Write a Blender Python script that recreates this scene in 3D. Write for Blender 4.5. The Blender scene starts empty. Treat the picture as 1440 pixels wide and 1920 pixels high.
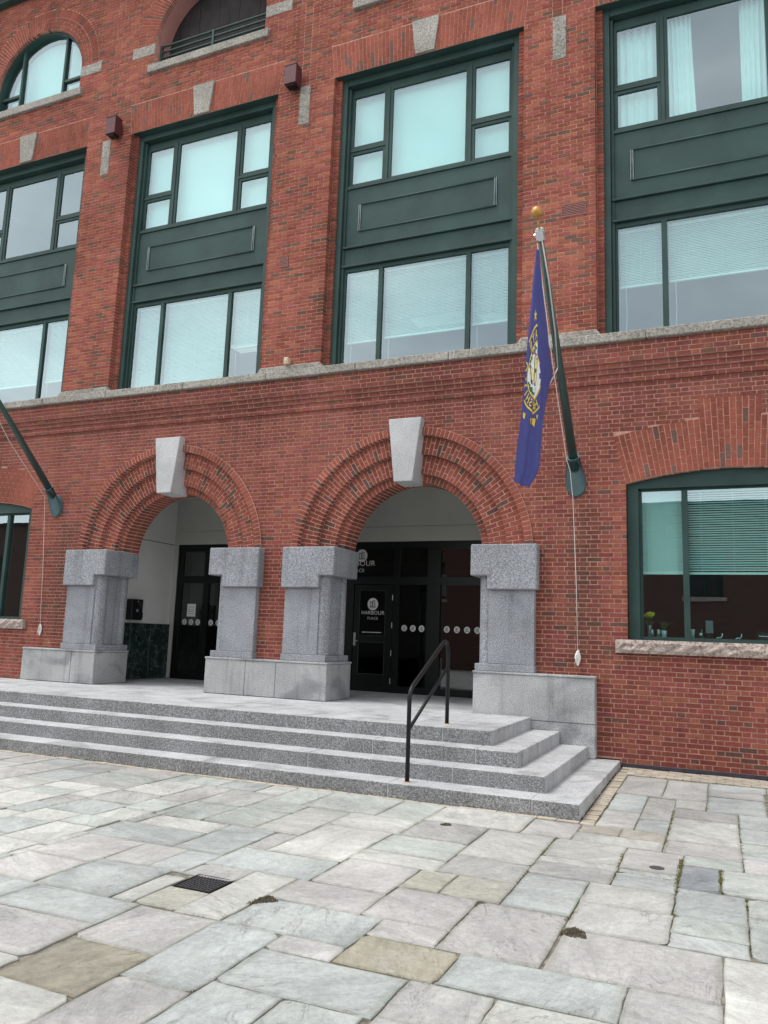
import bpy, math, random
from mathutils import Vector, Matrix
random.seed(11)
S = bpy.context.scene
COL = S.collection
R_ = math.radians
# ------------------------------------------------------------------ camera
YAW, PITCH, ROLL, FPX = R_(-23.47106), R_(8.95687), R_(2.05162), 1474.794
CAM = Vector((0, -12.0, 1.71))
fw = Vector((math.sin(YAW)*math.cos(PITCH), math.cos(YAW)*math.cos(PITCH), math.sin(PITCH)))
rt = Vector((math.cos(YAW), -math.sin(YAW), 0)); up = rt.cross(fw)
cr, sr = math.cos(ROLL), math.sin(ROLL)
rt, up = rt*cr + up*sr, up*cr - rt*sr
cd = bpy.data.cameras.new('camera'); cam = bpy.data.objects.new('camera', cd); COL.objects.link(cam)
mw = Matrix((rt, up, -fw)).transposed().to_4x4(); mw.translation = CAM; cam.matrix_world = mw
cd.sensor_fit = 'VERTICAL'; cd.sensor_height = 24.0; cd.sensor_width = 18.0
cd.lens = FPX*24.0/1920.0; cd.clip_start = 0.1; cd.clip_end = 3000
S.camera = cam
# ------------------------------------------------------------------ sky, sun, exposure
W = bpy.data.worlds.new('World'); S.world = W; W.use_nodes = True
nt = W.node_tree; nt.nodes.clear()
sky = nt.nodes.new('ShaderNodeTexSky'); sky.sky_type = 'NISHITA'; sky.sun_disc = False
SUN_EL, SUN_AZ = R_(68), R_(238)          # azimuth clockwise from +Y
sky.sun_elevation = SUN_EL; sky.sun_rotation = SUN_AZ
sky.air_density = 1.0; sky.dust_density = 1.2; sky.ozone_density = 1.0
hs = nt.nodes.new('ShaderNodeHueSaturation'); hs.inputs['Saturation'].default_value = 0.13
bg = nt.nodes.new('ShaderNodeBackground'); bg.inputs['Strength'].default_value = 0.14
wo = nt.nodes.new('ShaderNodeOutputWorld')
# broken overcast: soft cloud cover over the whole dome
tcw = nt.nodes.new('ShaderNodeTexCoord'); mpw = nt.nodes.new('ShaderNodeMapping'); mpw.inputs['Scale'].default_value = (1, 1, 2.2)
nzw = nt.nodes.new('ShaderNodeTexNoise'); nzw.inputs['Scale'].default_value = 2.6; nzw.inputs['Detail'].default_value = 6; nzw.inputs['Roughness'].default_value = .55; nzw.inputs['Distortion'].default_value = .4
rpw = nt.nodes.new('ShaderNodeValToRGB'); rpw.color_ramp.elements[0].position = .30; rpw.color_ramp.elements[0].color = (.70,.72,.75,1); rpw.color_ramp.elements[1].position = .68; rpw.color_ramp.elements[1].color = (1.22,1.20,1.16,1)
mxw = nt.nodes.new('ShaderNodeMix'); mxw.data_type = 'RGBA'; mxw.blend_type = 'MULTIPLY'; mxw.inputs[0].default_value = 1
nt.links.new(tcw.outputs['Generated'], mpw.inputs['Vector']); nt.links.new(mpw.outputs[0], nzw.inputs['Vector']); nt.links.new(nzw.outputs['Fac'], rpw.inputs[0])
nt.links.new(sky.outputs[0], hs.inputs['Color']); nt.links.new(hs.outputs[0], mxw.inputs[6]); nt.links.new(rpw.outputs[0], mxw.inputs[7]); nt.links.new(mxw.outputs[2], bg.inputs['Color']); nt.links.new(bg.outputs[0], wo.inputs['Surface'])
sl = bpy.data.lights.new('sun', 'SUN'); sl.energy = 0.9; sl.angle = R_(20); sl.color = (1.0, 0.97, 0.93)
so = bpy.data.objects.new('sun', sl); COL.objects.link(so)
sdir = Vector((math.sin(SUN_AZ)*math.cos(SUN_EL), math.cos(SUN_AZ)*math.cos(SUN_EL), math.sin(SUN_EL)))
so.rotation_euler = sdir.to_track_quat('Z', 'Y').to_euler(); so.location = (0, -20, 30)
S.view_settings.view_transform = 'Standard'; S.view_settings.look = 'None'
S.view_settings.gamma = 1.0; S.view_settings.use_curve_mapping = False
S.view_settings.exposure = 1.32
S.cycles.max_bounces = 8; S.cycles.transparent_max_bounces = 16
# ------------------------------------------------------------------ helpers
def px(p):                                  # photo pixel of a point (used only to rank bricks by size in view)
    d = Vector(p) - CAM; z = d.dot(fw)
    return (720 + FPX*d.dot(rt)/z, 960 - FPX*d.dot(up)/z, z)
class MB:
    def __init__(s): s.v = []; s.f = []; s.c = []; s.m = []
    def face(s, pts, col=None, m=0):
        n = len(s.v); s.v += [tuple(p) for p in pts]; s.f.append(tuple(range(n, n+len(pts)))); s.c.append(col); s.m.append(m)
    def box(s, x0, y0, z0, x1, y1, z1, col=None, m=0, mt=None, j=0.0):
        n = len(s.v)
        P = [(x0,y0,z0),(x1,y0,z0),(x1,y1,z0),(x0,y1,z0),(x0,y0,z1),(x1,y0,z1),(x1,y1,z1),(x0,y1,z1)]
        if j: P = [(a+random.uniform(-j,j), b+(random.uniform(-j,j) if i in (0,1,4,5) else 0), c+random.uniform(-j,j)) for i,(a,b,c) in enumerate(P)]
        s.v += P
        for k, q in enumerate(((0,1,5,4),(1,2,6,5),(2,3,7,6),(3,0,4,7),(4,5,6,7),(3,2,1,0))):
            s.f.append(tuple(n+i for i in q)); s.c.append(col); s.m.append(mt if (mt is not None and k == 4) else m)
        return s
    def prism(s, poly, y0, y1, col=None, m=0):      # poly of (x, z), counter-clockwise seen from the front
        n = len(poly); b = len(s.v)
        s.v += [(x, y0, z) for x, z in poly] + [(x, y1, z) for x, z in poly]
        s.f.append(tuple(range(b, b+n))); s.c.append(col); s.m.append(m)
        s.f.append(tuple(range(b+2*n-1, b+n-1, -1))); s.c.append(col); s.m.append(m)
        for i in range(n):
            k = (i+1) % n
            s.f.append((b+k, b+i, b+n+i, b+n+k)); s.c.append(col); s.m.append(m)
        return s
    def tube(s, pts, r, n=10, col=None, m=0, r2=None, caps=True):
        pts = [Vector(p) for p in pts]; rings = []; N = len(pts); ref = None
        for i, p in enumerate(pts):
            t = (pts[min(i+1, N-1)] - pts[max(i-1, 0)]).normalized()
            if ref is None:
                ref = t.cross(Vector((0,0,1)));  ref = ref if ref.length > .05 else t.cross(Vector((1,0,0)))
            a = (ref - t*ref.dot(t)).normalized(); b = t.cross(a); ref = a
            rr = r if r2 is None else r + (r2-r)*i/max(1, N-1)
            base = len(s.v); rings.append(base)
            for k in range(n):
                w = 2*math.pi*k/n; s.v.append(tuple(p + a*math.cos(w)*rr + b*math.sin(w)*rr))
        for i in range(N-1):
            for k in range(n):
                l = (k+1) % n
                s.f.append((rings[i]+k, rings[i]+l, rings[i+1]+l, rings[i+1]+k)); s.c.append(col); s.m.append(m)
        if caps:
            s.f.append(tuple(range(rings[0]+n-1, rings[0]-1, -1))); s.c.append(col); s.m.append(m)
            s.f.append(tuple(range(rings[-1], rings[-1]+n))); s.c.append(col); s.m.append(m)
        return s
    def lathe(s, prof, c, n=16, col=None, m=0, ax=None):     # prof of (r, h) along axis ax from c
        ax = Vector(ax or (0,0,1)).normalized(); a = ax.cross(Vector((0,1,0)));
        if a.length < .05: a = ax.cross(Vector((1,0,0)))
        a.normalize(); b = ax.cross(a); c = Vector(c); B = []
        for r, h in prof:
            B.append(len(s.v))
            for k in range(n):
                w = 2*math.pi*k/n; s.v.append(tuple(c + ax*h + a*r*math.cos(w) + b*r*math.sin(w)))
        for i in range(len(prof)-1):
            for k in range(n):
                l = (k+1) % n; s.f.append((B[i]+k, B[i]+l, B[i+1]+l, B[i+1]+k)); s.c.append(col); s.m.append(m)
        return s
    def build(s, name, mats, parent=None, smooth=False, bevel=0, seg=1, **pr):
        me = bpy.data.meshes.new(name); me.from_pydata(s.v, [], s.f)
        if not isinstance(mats, (list, tuple)): mats = [mats]
        for m in mats: me.materials.append(m)
        if len(mats) > 1: me.polygons.foreach_set('material_index', s.m)
        if any(c is not None for c in s.c):
            at = me.color_attributes.new('Col', 'FLOAT_COLOR', 'CORNER'); buf = []
            for f, c in zip(s.f, s.c): buf += list((*(c or (.5,.5,.5)), 1.0))*len(f)
            at.data.foreach_set('color', buf)
        if smooth: me.polygons.foreach_set('use_smooth', [True]*len(me.polygons))
        me.update()
        o = bpy.data.objects.new(name, me); COL.objects.link(o)
        if parent: attach(o, parent)
        if bevel:
            b = o.modifiers.new('bevel', 'BEVEL'); b.width = bevel; b.segments = seg; b.limit_method = 'ANGLE'
        return tag(o, **pr)
def attach(o, parent):
    o.parent = parent; o.matrix_parent_inverse = WORLD[parent.name].inverted() if parent.name in WORLD else Matrix()
WORLD = {}
def tag(o, label=None, cat=None, group=None, kind=None):
    if label: o['label'] = label
    if cat: o['category'] = cat
    if group: o['group'] = group
    if kind: o['kind'] = kind
    return o
def thing(name, loc, label, cat, group=None):
    o = bpy.data.objects.new(name, None); COL.objects.link(o); o.location = loc; o.empty_display_size = .2
    WORLD[o.name] = Matrix.Translation(Vector(loc)); return tag(o, label, cat, group)
def text_mesh(body, size, align='CENTER', space=1.0, bold=0.0):       # 2-D triangles of a lettering: list of polygons of (x, y)
    cu = bpy.data.curves.new('lettering', 'FONT'); cu.body = body; cu.size = size; cu.align_x = align; cu.space_character = space; cu.offset = bold
    ob = bpy.data.objects.new('lettering', cu); COL.objects.link(ob)
    me = bpy.data.meshes.new_from_object(ob.evaluated_get(bpy.context.evaluated_depsgraph_get()))
    P = [[(me.vertices[i].co.x, me.vertices[i].co.y) for i in p.vertices] for p in me.polygons]
    bpy.data.objects.remove(ob); bpy.data.curves.remove(cu); bpy.data.meshes.remove(me)
    return P
# ------------------------------------------------------------------ materials
def mat(name, col=(.5,.5,.5), rough=.8, metal=0.0, spec=.5):
    m = bpy.data.materials.new(name); m.use_nodes = True
    b = m.node_tree.nodes['Principled BSDF']
    b.inputs['Base Color'].default_value = (*col, 1); b.inputs['Roughness'].default_value = rough
    b.inputs['Metallic'].default_value = metal; b.inputs['Specular IOR Level'].default_value = spec
    return m
class NT:
    def __init__(s, m): s.t = m.node_tree; s.b = s.t.nodes['Principled BSDF']
    def n(s, t, **k):
        o = s.t.nodes.new('ShaderNode'+t)
        for a, v in k.items():
            if isinstance(getattr(type(o), a, None), property) or hasattr(o, a): setattr(o, a, v)
        return o
    def l(s, a, b): s.t.links.new(a, b)
    def pos(s, scale=(1,1,1)):
        g = s.n('NewGeometry'); mp = s.n('Mapping'); mp.inputs['Scale'].default_value = scale; s.l(g.outputs['Position'], mp.inputs['Vector']); return mp.outputs[0]
    def noise(s, scale, detail=4, rough=.55, vec=None, dist=0.0):
        o = s.n('TexNoise'); o.inputs['Scale'].default_value = scale; o.inputs['Detail'].default_value = detail; o.inputs['Roughness'].default_value = rough; o.inputs['Distortion'].default_value = dist
        s.l(vec or s.pos(), o.inputs['Vector']); return o.outputs['Fac']
    def ramp(s, fac, stops):
        r = s.n('ValToRGB'); e = r.color_ramp.elements
        while len(e) < len(stops): e.new(.5)
        for q, (p, c) in zip(e, stops): q.position = p; q.color = (*c, 1) if len(c) == 3 else c
        s.l(fac, r.inputs[0]); return r.outputs[0]
    def mix(s, fac, a, b, mode='MIX'):
        m = s.n('Mix'); m.data_type = 'RGBA'; m.blend_type = mode
        for sock, v in ((m.inputs[0], fac), (m.inputs[6], a), (m.inputs[7], b)):
            if hasattr(v, 'links'): s.l(v, sock)
            else: sock.default_value = v if not isinstance(v, tuple) else (*v, 1)
        return m.outputs[2]
    def bump(s, h, dist=.01, strength=1.0, prev=None):
        b = s.n('Bump'); b.inputs['Distance'].default_value = dist; b.inputs['Strength'].default_value = strength
        s.l(h, b.inputs['Height'])
        if prev: s.l(prev, b.inputs['Normal'])
        return b.outputs[0]
    def done(s, col=None, nrm=None, rough=None):
        if col is not None: s.l(col, s.b.inputs['Base Color'])
        if nrm is not None: s.l(nrm, s.b.inputs['Normal'])
        if rough is not None: s.l(rough, s.b.inputs['Roughness'])
def g3(v): return (v, v, v)
def brick_mat(name, src):
    m = mat(name, rough=.95, spec=.08); k = NT(m)
    if src == 'attr': a = k.n('Attribute'); a.attribute_name = 'Col'; base = a.outputs['Color']
    else: base = k.n('ObjectInfo').outputs['Color']
    v = k.ramp(k.noise(30, 6, .7), [(.3, g3(.66)), (.7, g3(1.28))])
    c = k.mix(1.0, base, v, 'MULTIPLY')
    soot = k.ramp(k.noise(.55, 5, .6), [(.35, g3(.74)), (.62, g3(1.08))])
    c = k.mix(1.0, c, soot, 'MULTIPLY')
    streak = k.ramp(k.noise(1, 5, .6, k.pos((2.6, 2.6, .30))), [(.36, g3(.80)), (.56, g3(1.03))])
    c = k.mix(1.0, c, streak, 'MULTIPLY')
    lime = k.ramp(k.noise(5.5, 6, .7), [(.60, g3(0)), (.78, g3(.22))])
    c = k.mix(lime, c, (.45, .27, .24))
    k.done(c, k.bump(k.noise(120, 5, .7), .004, .8, k.bump(k.noise(22, 3), .006, .5)))
    return m
BRICK, BRICK_O = brick_mat('brick', 'attr'), brick_mat('brick_single', 'obj')
def speckled(name, stops, fine=420, blotch=(.82, 1.15), bump=.002, rough=.85, stain=None, bscale=1.6):
    m = mat(name, rough=rough, spec=.35); k = NT(m)
    c = k.ramp(k.noise(fine*.16, 4, .85), stops)
    c = k.mix(1.0, c, k.ramp(k.noise(bscale, 5, .6), [(.3, g3(blotch[0])), (.7, g3(blotch[1]))]), 'MULTIPLY')
    if stain:
        f = k.ramp(k.noise(stain[0], 4, .5, k.pos((1, 1, 1.3)), .6), [(stain[1], g3(0)), (stain[1]+.09, g3(1))])
        c = k.mix(f, c, k.mix(1.0, c, stain[2], 'MULTIPLY'))
    if stain:
        c = k.mix(1.0, c, k.ramp(k.noise(1, 4, .6, k.pos((7, 7, .35))), [(.33, g3(.80)), (.47, g3(1))]), 'MULTIPLY')
    n = k.bump(k.noise(fine*.25, 4, .7), bump, .7)
    if bump > .006: n = k.bump(k.noise(34, 5, .65), bump*1.6, .9, n)
    k.done(c, n); return m
GRANITE = speckled('granite_shaft', [(.34, (.075,.08,.09)), (.46, (.20,.212,.232)), (.54, (.30,.315,.338)), (.66, (.60,.61,.63))], 420, stain=(1.5, .60, (.86,.86,.87)))
PLINTH = speckled('granite_plinth', [(.30, (.15,.155,.16)), (.5, (.37,.38,.38)), (.70, (.62,.63,.63))], 420, stain=(1.15, .53, (.66,.67,.68)))
TREAD = speckled('granite_tread', [(.30, (.16,.165,.17)), (.5, (.42,.43,.44)), (.72, (.66,.67,.68))], 380, stain=(1.7, .54, (.76,.76,.74)))
RISER = speckled('granite_split_face', [(.34, (.07,.072,.075)), (.47, (.19,.193,.197)), (.56, (.30,.305,.31)), (.68, (.60,.60,.61))], 360, bump=.008)
KEY = speckled('granite_keystone', [(.30, (.20,.20,.20)), (.5, (.46,.465,.47)), (.72, (.66,.67,.67))], 400, bump=.003)
SILL = speckled('sill_stone', [(.32, (.07,.066,.055)), (.5, (.30,.285,.25)), (.68, (.47,.45,.41))], 170, bump=.009, blotch=(.72, 1.2))
PINKSILL = speckled('pink_granite_sill', [(.32, (.09,.07,.06)), (.5, (.40,.33,.29)), (.68, (.60,.52,.47))], 170, bump=.012)
def noisy(name, col, rough=.6, amt=.15, scale=6, spec=.4, bump=0, fine=60, metal=0):
    m = mat(name, col, rough, metal, spec); k = NT(m)
    f = k.ramp(k.noise(scale, 5, .6), [(.3, g3(1-amt)), (.7, g3(1+amt))])
    k.done(k.mix(1.0, col, f, 'MULTIPLY'), k.bump(k.noise(fine, 3), bump, .6) if bump else None); return m
MORTAR_A = noisy('arch_mortar', (.56,.35,.29), .95, .22, 9, .1, .004, 150)
MORTAR = noisy('mortar', (.46,.25,.20), .95, .28, 9, .1, .004, 150)
MORTAR_G = noisy('pale_joint', (.62,.60,.57), .95, .2, 12, .2, .004, 150)
GREEN = noisy('green_frame_paint', (.030,.062,.056), .55, .22, 1.6, .22)
NT(GREEN)
GREEN_L = noisy('worn_moulding_edge', (.34,.40,.42), .5, .35, 9, .4)
GREEND = noisy('dark_gap', (.010,.014,.014), .6, .1, 3)
POLE = noisy('pole_paint', (.028,.062,.056), .32, .12, 5, .5)
MOUNT = noisy('mount_paint', (.070,.125,.135), .5, .18, 7, .4)
BLACK = noisy('black_metal', (.008,.008,.010), .45, .2, 30, .3)
DOORM = noisy('door_paint', (.0035,.0065,.006), .42, .2, 8, .4)
WHITEW = noisy('painted_wall', (.76,.76,.74), .85, .04, 2, .2)
GREYW = noisy('grey_plaster', (.50,.51,.47), .9, .05, 2, .2)
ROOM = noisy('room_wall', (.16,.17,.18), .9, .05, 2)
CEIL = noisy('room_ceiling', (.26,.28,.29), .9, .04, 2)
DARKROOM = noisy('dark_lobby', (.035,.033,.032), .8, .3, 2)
SHADE = noisy('shade_cloth', (.90,.92,.90), .8, .02, 1.2)
SLAT = noisy('blind_slat', (.86,.88,.86), .5, .04, 8)
CURTAIN = noisy('curtain_cloth', (.88,.90,.89), .85, .04, 4)
BURG = noisy('burgundy_metal', (.085,.022,.026), .5, .15, 9)
CREAM = noisy('cream_plastic', (.55,.46,.32), .6, .2, 30)
GOLD = noisy('weathered_gold', (.44,.23,.06), .42, .3, 25, .5, 0, 60, .35)
STEEL = noisy('brushed_steel', (.62,.63,.64), .35, .1, 40, .5, 0, 60, .8)
WHITE = noisy('white_vinyl', (.78,.78,.77), .6, .04, 30)
ROPE = noisy('rope', (.62,.57,.53), .9, .15, 200)
TAR = noisy('tar_membrane', (.035,.033,.045), .7, .35, 14, .4, .01, 30)
WOOD = noisy('dark_boards', (.030,.026,.027), .8, .3, 3, .3, .004, 60)
LAMP = mat('ceiling_diffuser', (.8,.8,.75), .6); LAMP.node_tree.nodes['Principled BSDF'].inputs['Emission Color'].default_value = (1,.95,.85,1); LAMP.node_tree.nodes['Principled BSDF'].inputs['Emission Strength'].default_value = .12
YELLOW = noisy('tulip_yellow', (.95,.72,.03), .6, .2, 40)
LEAF = noisy('leaf_green', (.045,.11,.03), .6, .3, 30)
def glass(name, tint, refl, rtint):
    m = bpy.data.materials.new(name); m.use_nodes = True; t = m.node_tree; t.nodes.clear()
    o = t.nodes.new('ShaderNodeOutputMaterial'); mx = t.nodes.new('ShaderNodeMixShader')
    tr = t.nodes.new('ShaderNodeBsdfTransparent'); tr.inputs[0].default_value = (*tint, 1)
    gl = t.nodes.new('ShaderNodeBsdfGlossy'); gl.inputs['Roughness'].default_value = .004; gl.inputs[0].default_value = (*rtint, 1)
    fr = t.nodes.new('ShaderNodeFresnel'); fr.inputs[0].default_value = 1.5
    mr = t.nodes.new('ShaderNodeMapRange'); mr.inputs[1].default_value = .0; mr.inputs[2].default_value = 1; mr.inputs[3].default_value = refl; mr.inputs[4].default_value = 1
    ge = t.nodes.new('ShaderNodeNewGeometry'); iv = t.nodes.new('ShaderNodeMath'); iv.operation = 'SUBTRACT'; iv.inputs[0].default_value = 1; t.links.new(ge.outputs['Backfacing'], iv.inputs[1]); mu = t.nodes.new('ShaderNodeMath'); mu.operation = 'MULTIPLY'
    t.links.new(fr.outputs[0], mr.inputs[0]); t.links.new(mr.outputs[0], mu.inputs[0]); t.links.new(iv.outputs[0], mu.inputs[1]); t.links.new(mu.outputs[0], mx.inputs[0])
    t.links.new(tr.outputs[0], mx.inputs[1]); t.links.new(gl.outputs[0], mx.inputs[2]); t.links.new(mx.outputs[0], o.inputs[0])
    # slight waviness of real float glass
    nz = t.nodes.new('ShaderNodeTexNoise'); nz.inputs['Scale'].default_value = .8; g = t.nodes.new('ShaderNodeNewGeometry'); t.links.new(g.outputs['Position'], nz.inputs['Vector'])
    bp = t.nodes.new('ShaderNodeBump'); bp.inputs['Distance'].default_value = .006; bp.inputs['Strength'].default_value = .2
    t.links.new(nz.outputs['Fac'], bp.inputs['Height']); t.links.new(bp.outputs[0], gl.inputs['Normal'])
    return m
GLASS = glass('tinted_glass', (.77,.93,.915), .21, (.78,.93,.98))
GLASS_D = glass('door_glass', (.45,.50,.48), .085, (.9,.95,.93))
def marble():
    m = mat('green_marble', rough=.18, spec=.5); k = NT(m)
    c = k.ramp(k.noise(2.2, 6, .62, None, 1.6), [(.35, (.010,.017,.016)), (.55, (.022,.042,.040)), (.68, (.05,.075,.072))])
    v = k.n('TexVoronoi'); v.feature = 'DISTANCE_TO_EDGE'; v.inputs['Scale'].default_value = 3.4
    nz = k.n('TexNoise'); nz.inputs['Scale'].default_value = 3; nz.inputs['Detail'].default_value = 5; g = k.pos(); k.l(g, nz.inputs['Vector'])
    vm = k.n('VectorMath'); vm.operation = 'MULTIPLY_ADD'; k.l(nz.outputs['Color'], vm.inputs[0]); vm.inputs[1].default_value = (.7,.7,.7); k.l(g, vm.inputs[2]); k.l(vm.outputs[0], v.inputs['Vector'])
    c = k.mix(k.ramp(v.outputs['Distance'], [(.0, g3(.75)), (.022, g3(0))]), c, (.20,.24,.24)); k.done(c); return m
MARBLE = marble()
def flagstone():
    m = mat('bluestone', rough=.8, spec=.18); k = NT(m)
    base = k.n('ObjectInfo').outputs['Color']; rnd = k.n('ObjectInfo').outputs['Random']
    g = k.n('NewGeometry'); cx = k.n('CombineXYZ'); mu = k.n('Math'); mu.operation = 'MULTIPLY'; mu.inputs[1].default_value = 37; k.l(rnd, mu.inputs[0]); k.l(mu.outputs[0], cx.inputs[2])
    va = k.n('VectorMath'); va.operation = 'ADD'; k.l(g.outputs['Position'], va.inputs[0]); k.l(cx.outputs[0], va.inputs[1])
    rot = k.n('VectorRotate'); rot.rotation_type = 'Z_AXIS'; m2 = k.n('Math'); m2.operation = 'MULTIPLY'; m2.inputs[1].default_value = 3.1; k.l(rnd, m2.inputs[0]); k.l(m2.outputs[0], rot.inputs['Angle']); k.l(va.outputs[0], rot.inputs['Vector'])
    mp = k.n('Mapping'); mp.inputs['Scale'].default_value = (1, 3.2, 1); k.l(rot.outputs[0], mp.inputs['Vector']); st = mp.outputs[0]
    c = k.mix(1.0, base, k.ramp(k.noise(1.6, 6, .62, st, .6), [(.28, g3(.80)), (.5, g3(1)), (.70, g3(1.15))]), 'MULTIPLY')
    c = k.mix(k.ramp(k.noise(2.6, 5, .6, va.outputs[0]), [(.50, g3(0)), (.70, g3(.32))]), c, (.46,.462,.435))
    c = k.mix(k.ramp(k.noise(1.1, 6, .65, va.outputs[0]), [(.62, g3(0)), (.76, g3(.4))]), c, (.30,.29,.235))
    c = k.mix(1.0, c, k.ramp(k.noise(160, 3, .7), [(.3, g3(.80)), (.7, g3(1.15))]), 'MULTIPLY')
    c = k.mix(1.0, c, k.ramp(k.noise(24, 6, .75), [(.32, g3(.80)), (.55, g3(1.0)), (.72, g3(1.13))]), 'MULTIPLY')
    # thin cleft lines
    cl = k.noise(1.3, 7, .6, st, 1.2); ab = k.n('Math'); ab.operation = 'SUBTRACT'; ab.inputs[1].default_value = .5; k.l(cl, ab.inputs[0]); a2 = k.n('Math'); a2.operation = 'ABSOLUTE'; k.l(ab.outputs[0], a2.inputs[0])
    line = k.ramp(a2.outputs[0], [(0, g3(.42)), (.0035, g3(.80)), (.007, g3(1))])
    msk = k.ramp(k.noise(1.2, 3, .5, va.outputs[0]), [(.47, g3(0)), (.60, g3(.9))])
    c = k.mix(msk, c, k.mix(1.0, c, line, 'MULTIPLY'))
    lay1 = k.ramp(k.noise(.9, 7, .58, va.outputs[0], .5), [(.0, g3(.90)), (.44, g3(.90)), (.447, g3(1.0)), (.56, g3(1.0)), (.567, g3(1.07)), (1, g3(1.07))])
    c = k.mix(1.0, c, lay1, 'MULTIPLY')
    damp = k.ramp(k.noise(.45, 6, .65), [(.34, g3(.80)), (.60, g3(1.06))]); c = k.mix(1.0, c, damp, 'MULTIPLY')
    tc = k.n('TexCoord'); sp = k.n('SeparateXYZ'); k.l(tc.outputs['Generated'], sp.inputs[0])
    def tri(o):
        a_ = k.n('Math'); a_.operation = 'PINGPONG'; a_.inputs[1].default_value = .5; k.l(o, a_.inputs[0]); return a_.outputs[0]
    mi = k.n('Math'); mi.operation = 'MINIMUM'; k.l(tri(sp.outputs[0]), mi.inputs[0]); k.l(tri(sp.outputs[1]), mi.inputs[1])
    mj = k.n('Math'); mj.operation = 'MULTIPLY_ADD'; k.l(k.noise(7, 5, .7), mj.inputs[0]); mj.inputs[1].default_value = -.06; k.l(mi.outputs[0], mj.inputs[2])
    edge = k.ramp(mj.outputs[0], [(.0, (.84,.835,.80)), (.035, (1, 1, 1))]); c = k.mix(1.0, c, edge, 'MULTIPLY')
    n = k.bump(k.noise(2.4, 8, .62, st, .8), .035, .55); n = k.bump(lay1, .012, .6, n); n = k.bump(line, .006, .5, n); n = k.bump(k.noise(70, 4, .6), .003, .5, n)
    k.done(c, n, k.ramp(k.noise(3, 4, .6, va.outputs[0]), [(.3, g3(.6)), (.7, g3(.88))])); return m
STONE = flagstone()
def sand():
    m = mat('joint_sand', rough=1, spec=.1); k = NT(m)
    c = k.ramp(k.noise(14, 6, .7), [(.3, (.10,.09,.072)), (.5, (.19,.175,.145)), (.7, (.33,.31,.26))])
    c = k.mix(k.ramp(k.noise(1.4, 5, .6), [(.55, g3(0)), (.66, g3(.75))]), c, (.085,.11,.03)); k.done(c, k.bump(k.noise(150, 4, .7), .006, .8)); return m
SAND = sand()
PAVER = noisy('cream_paver', (.40,.355,.29), .9, .25, 5, .2, .004, 90)
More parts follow.
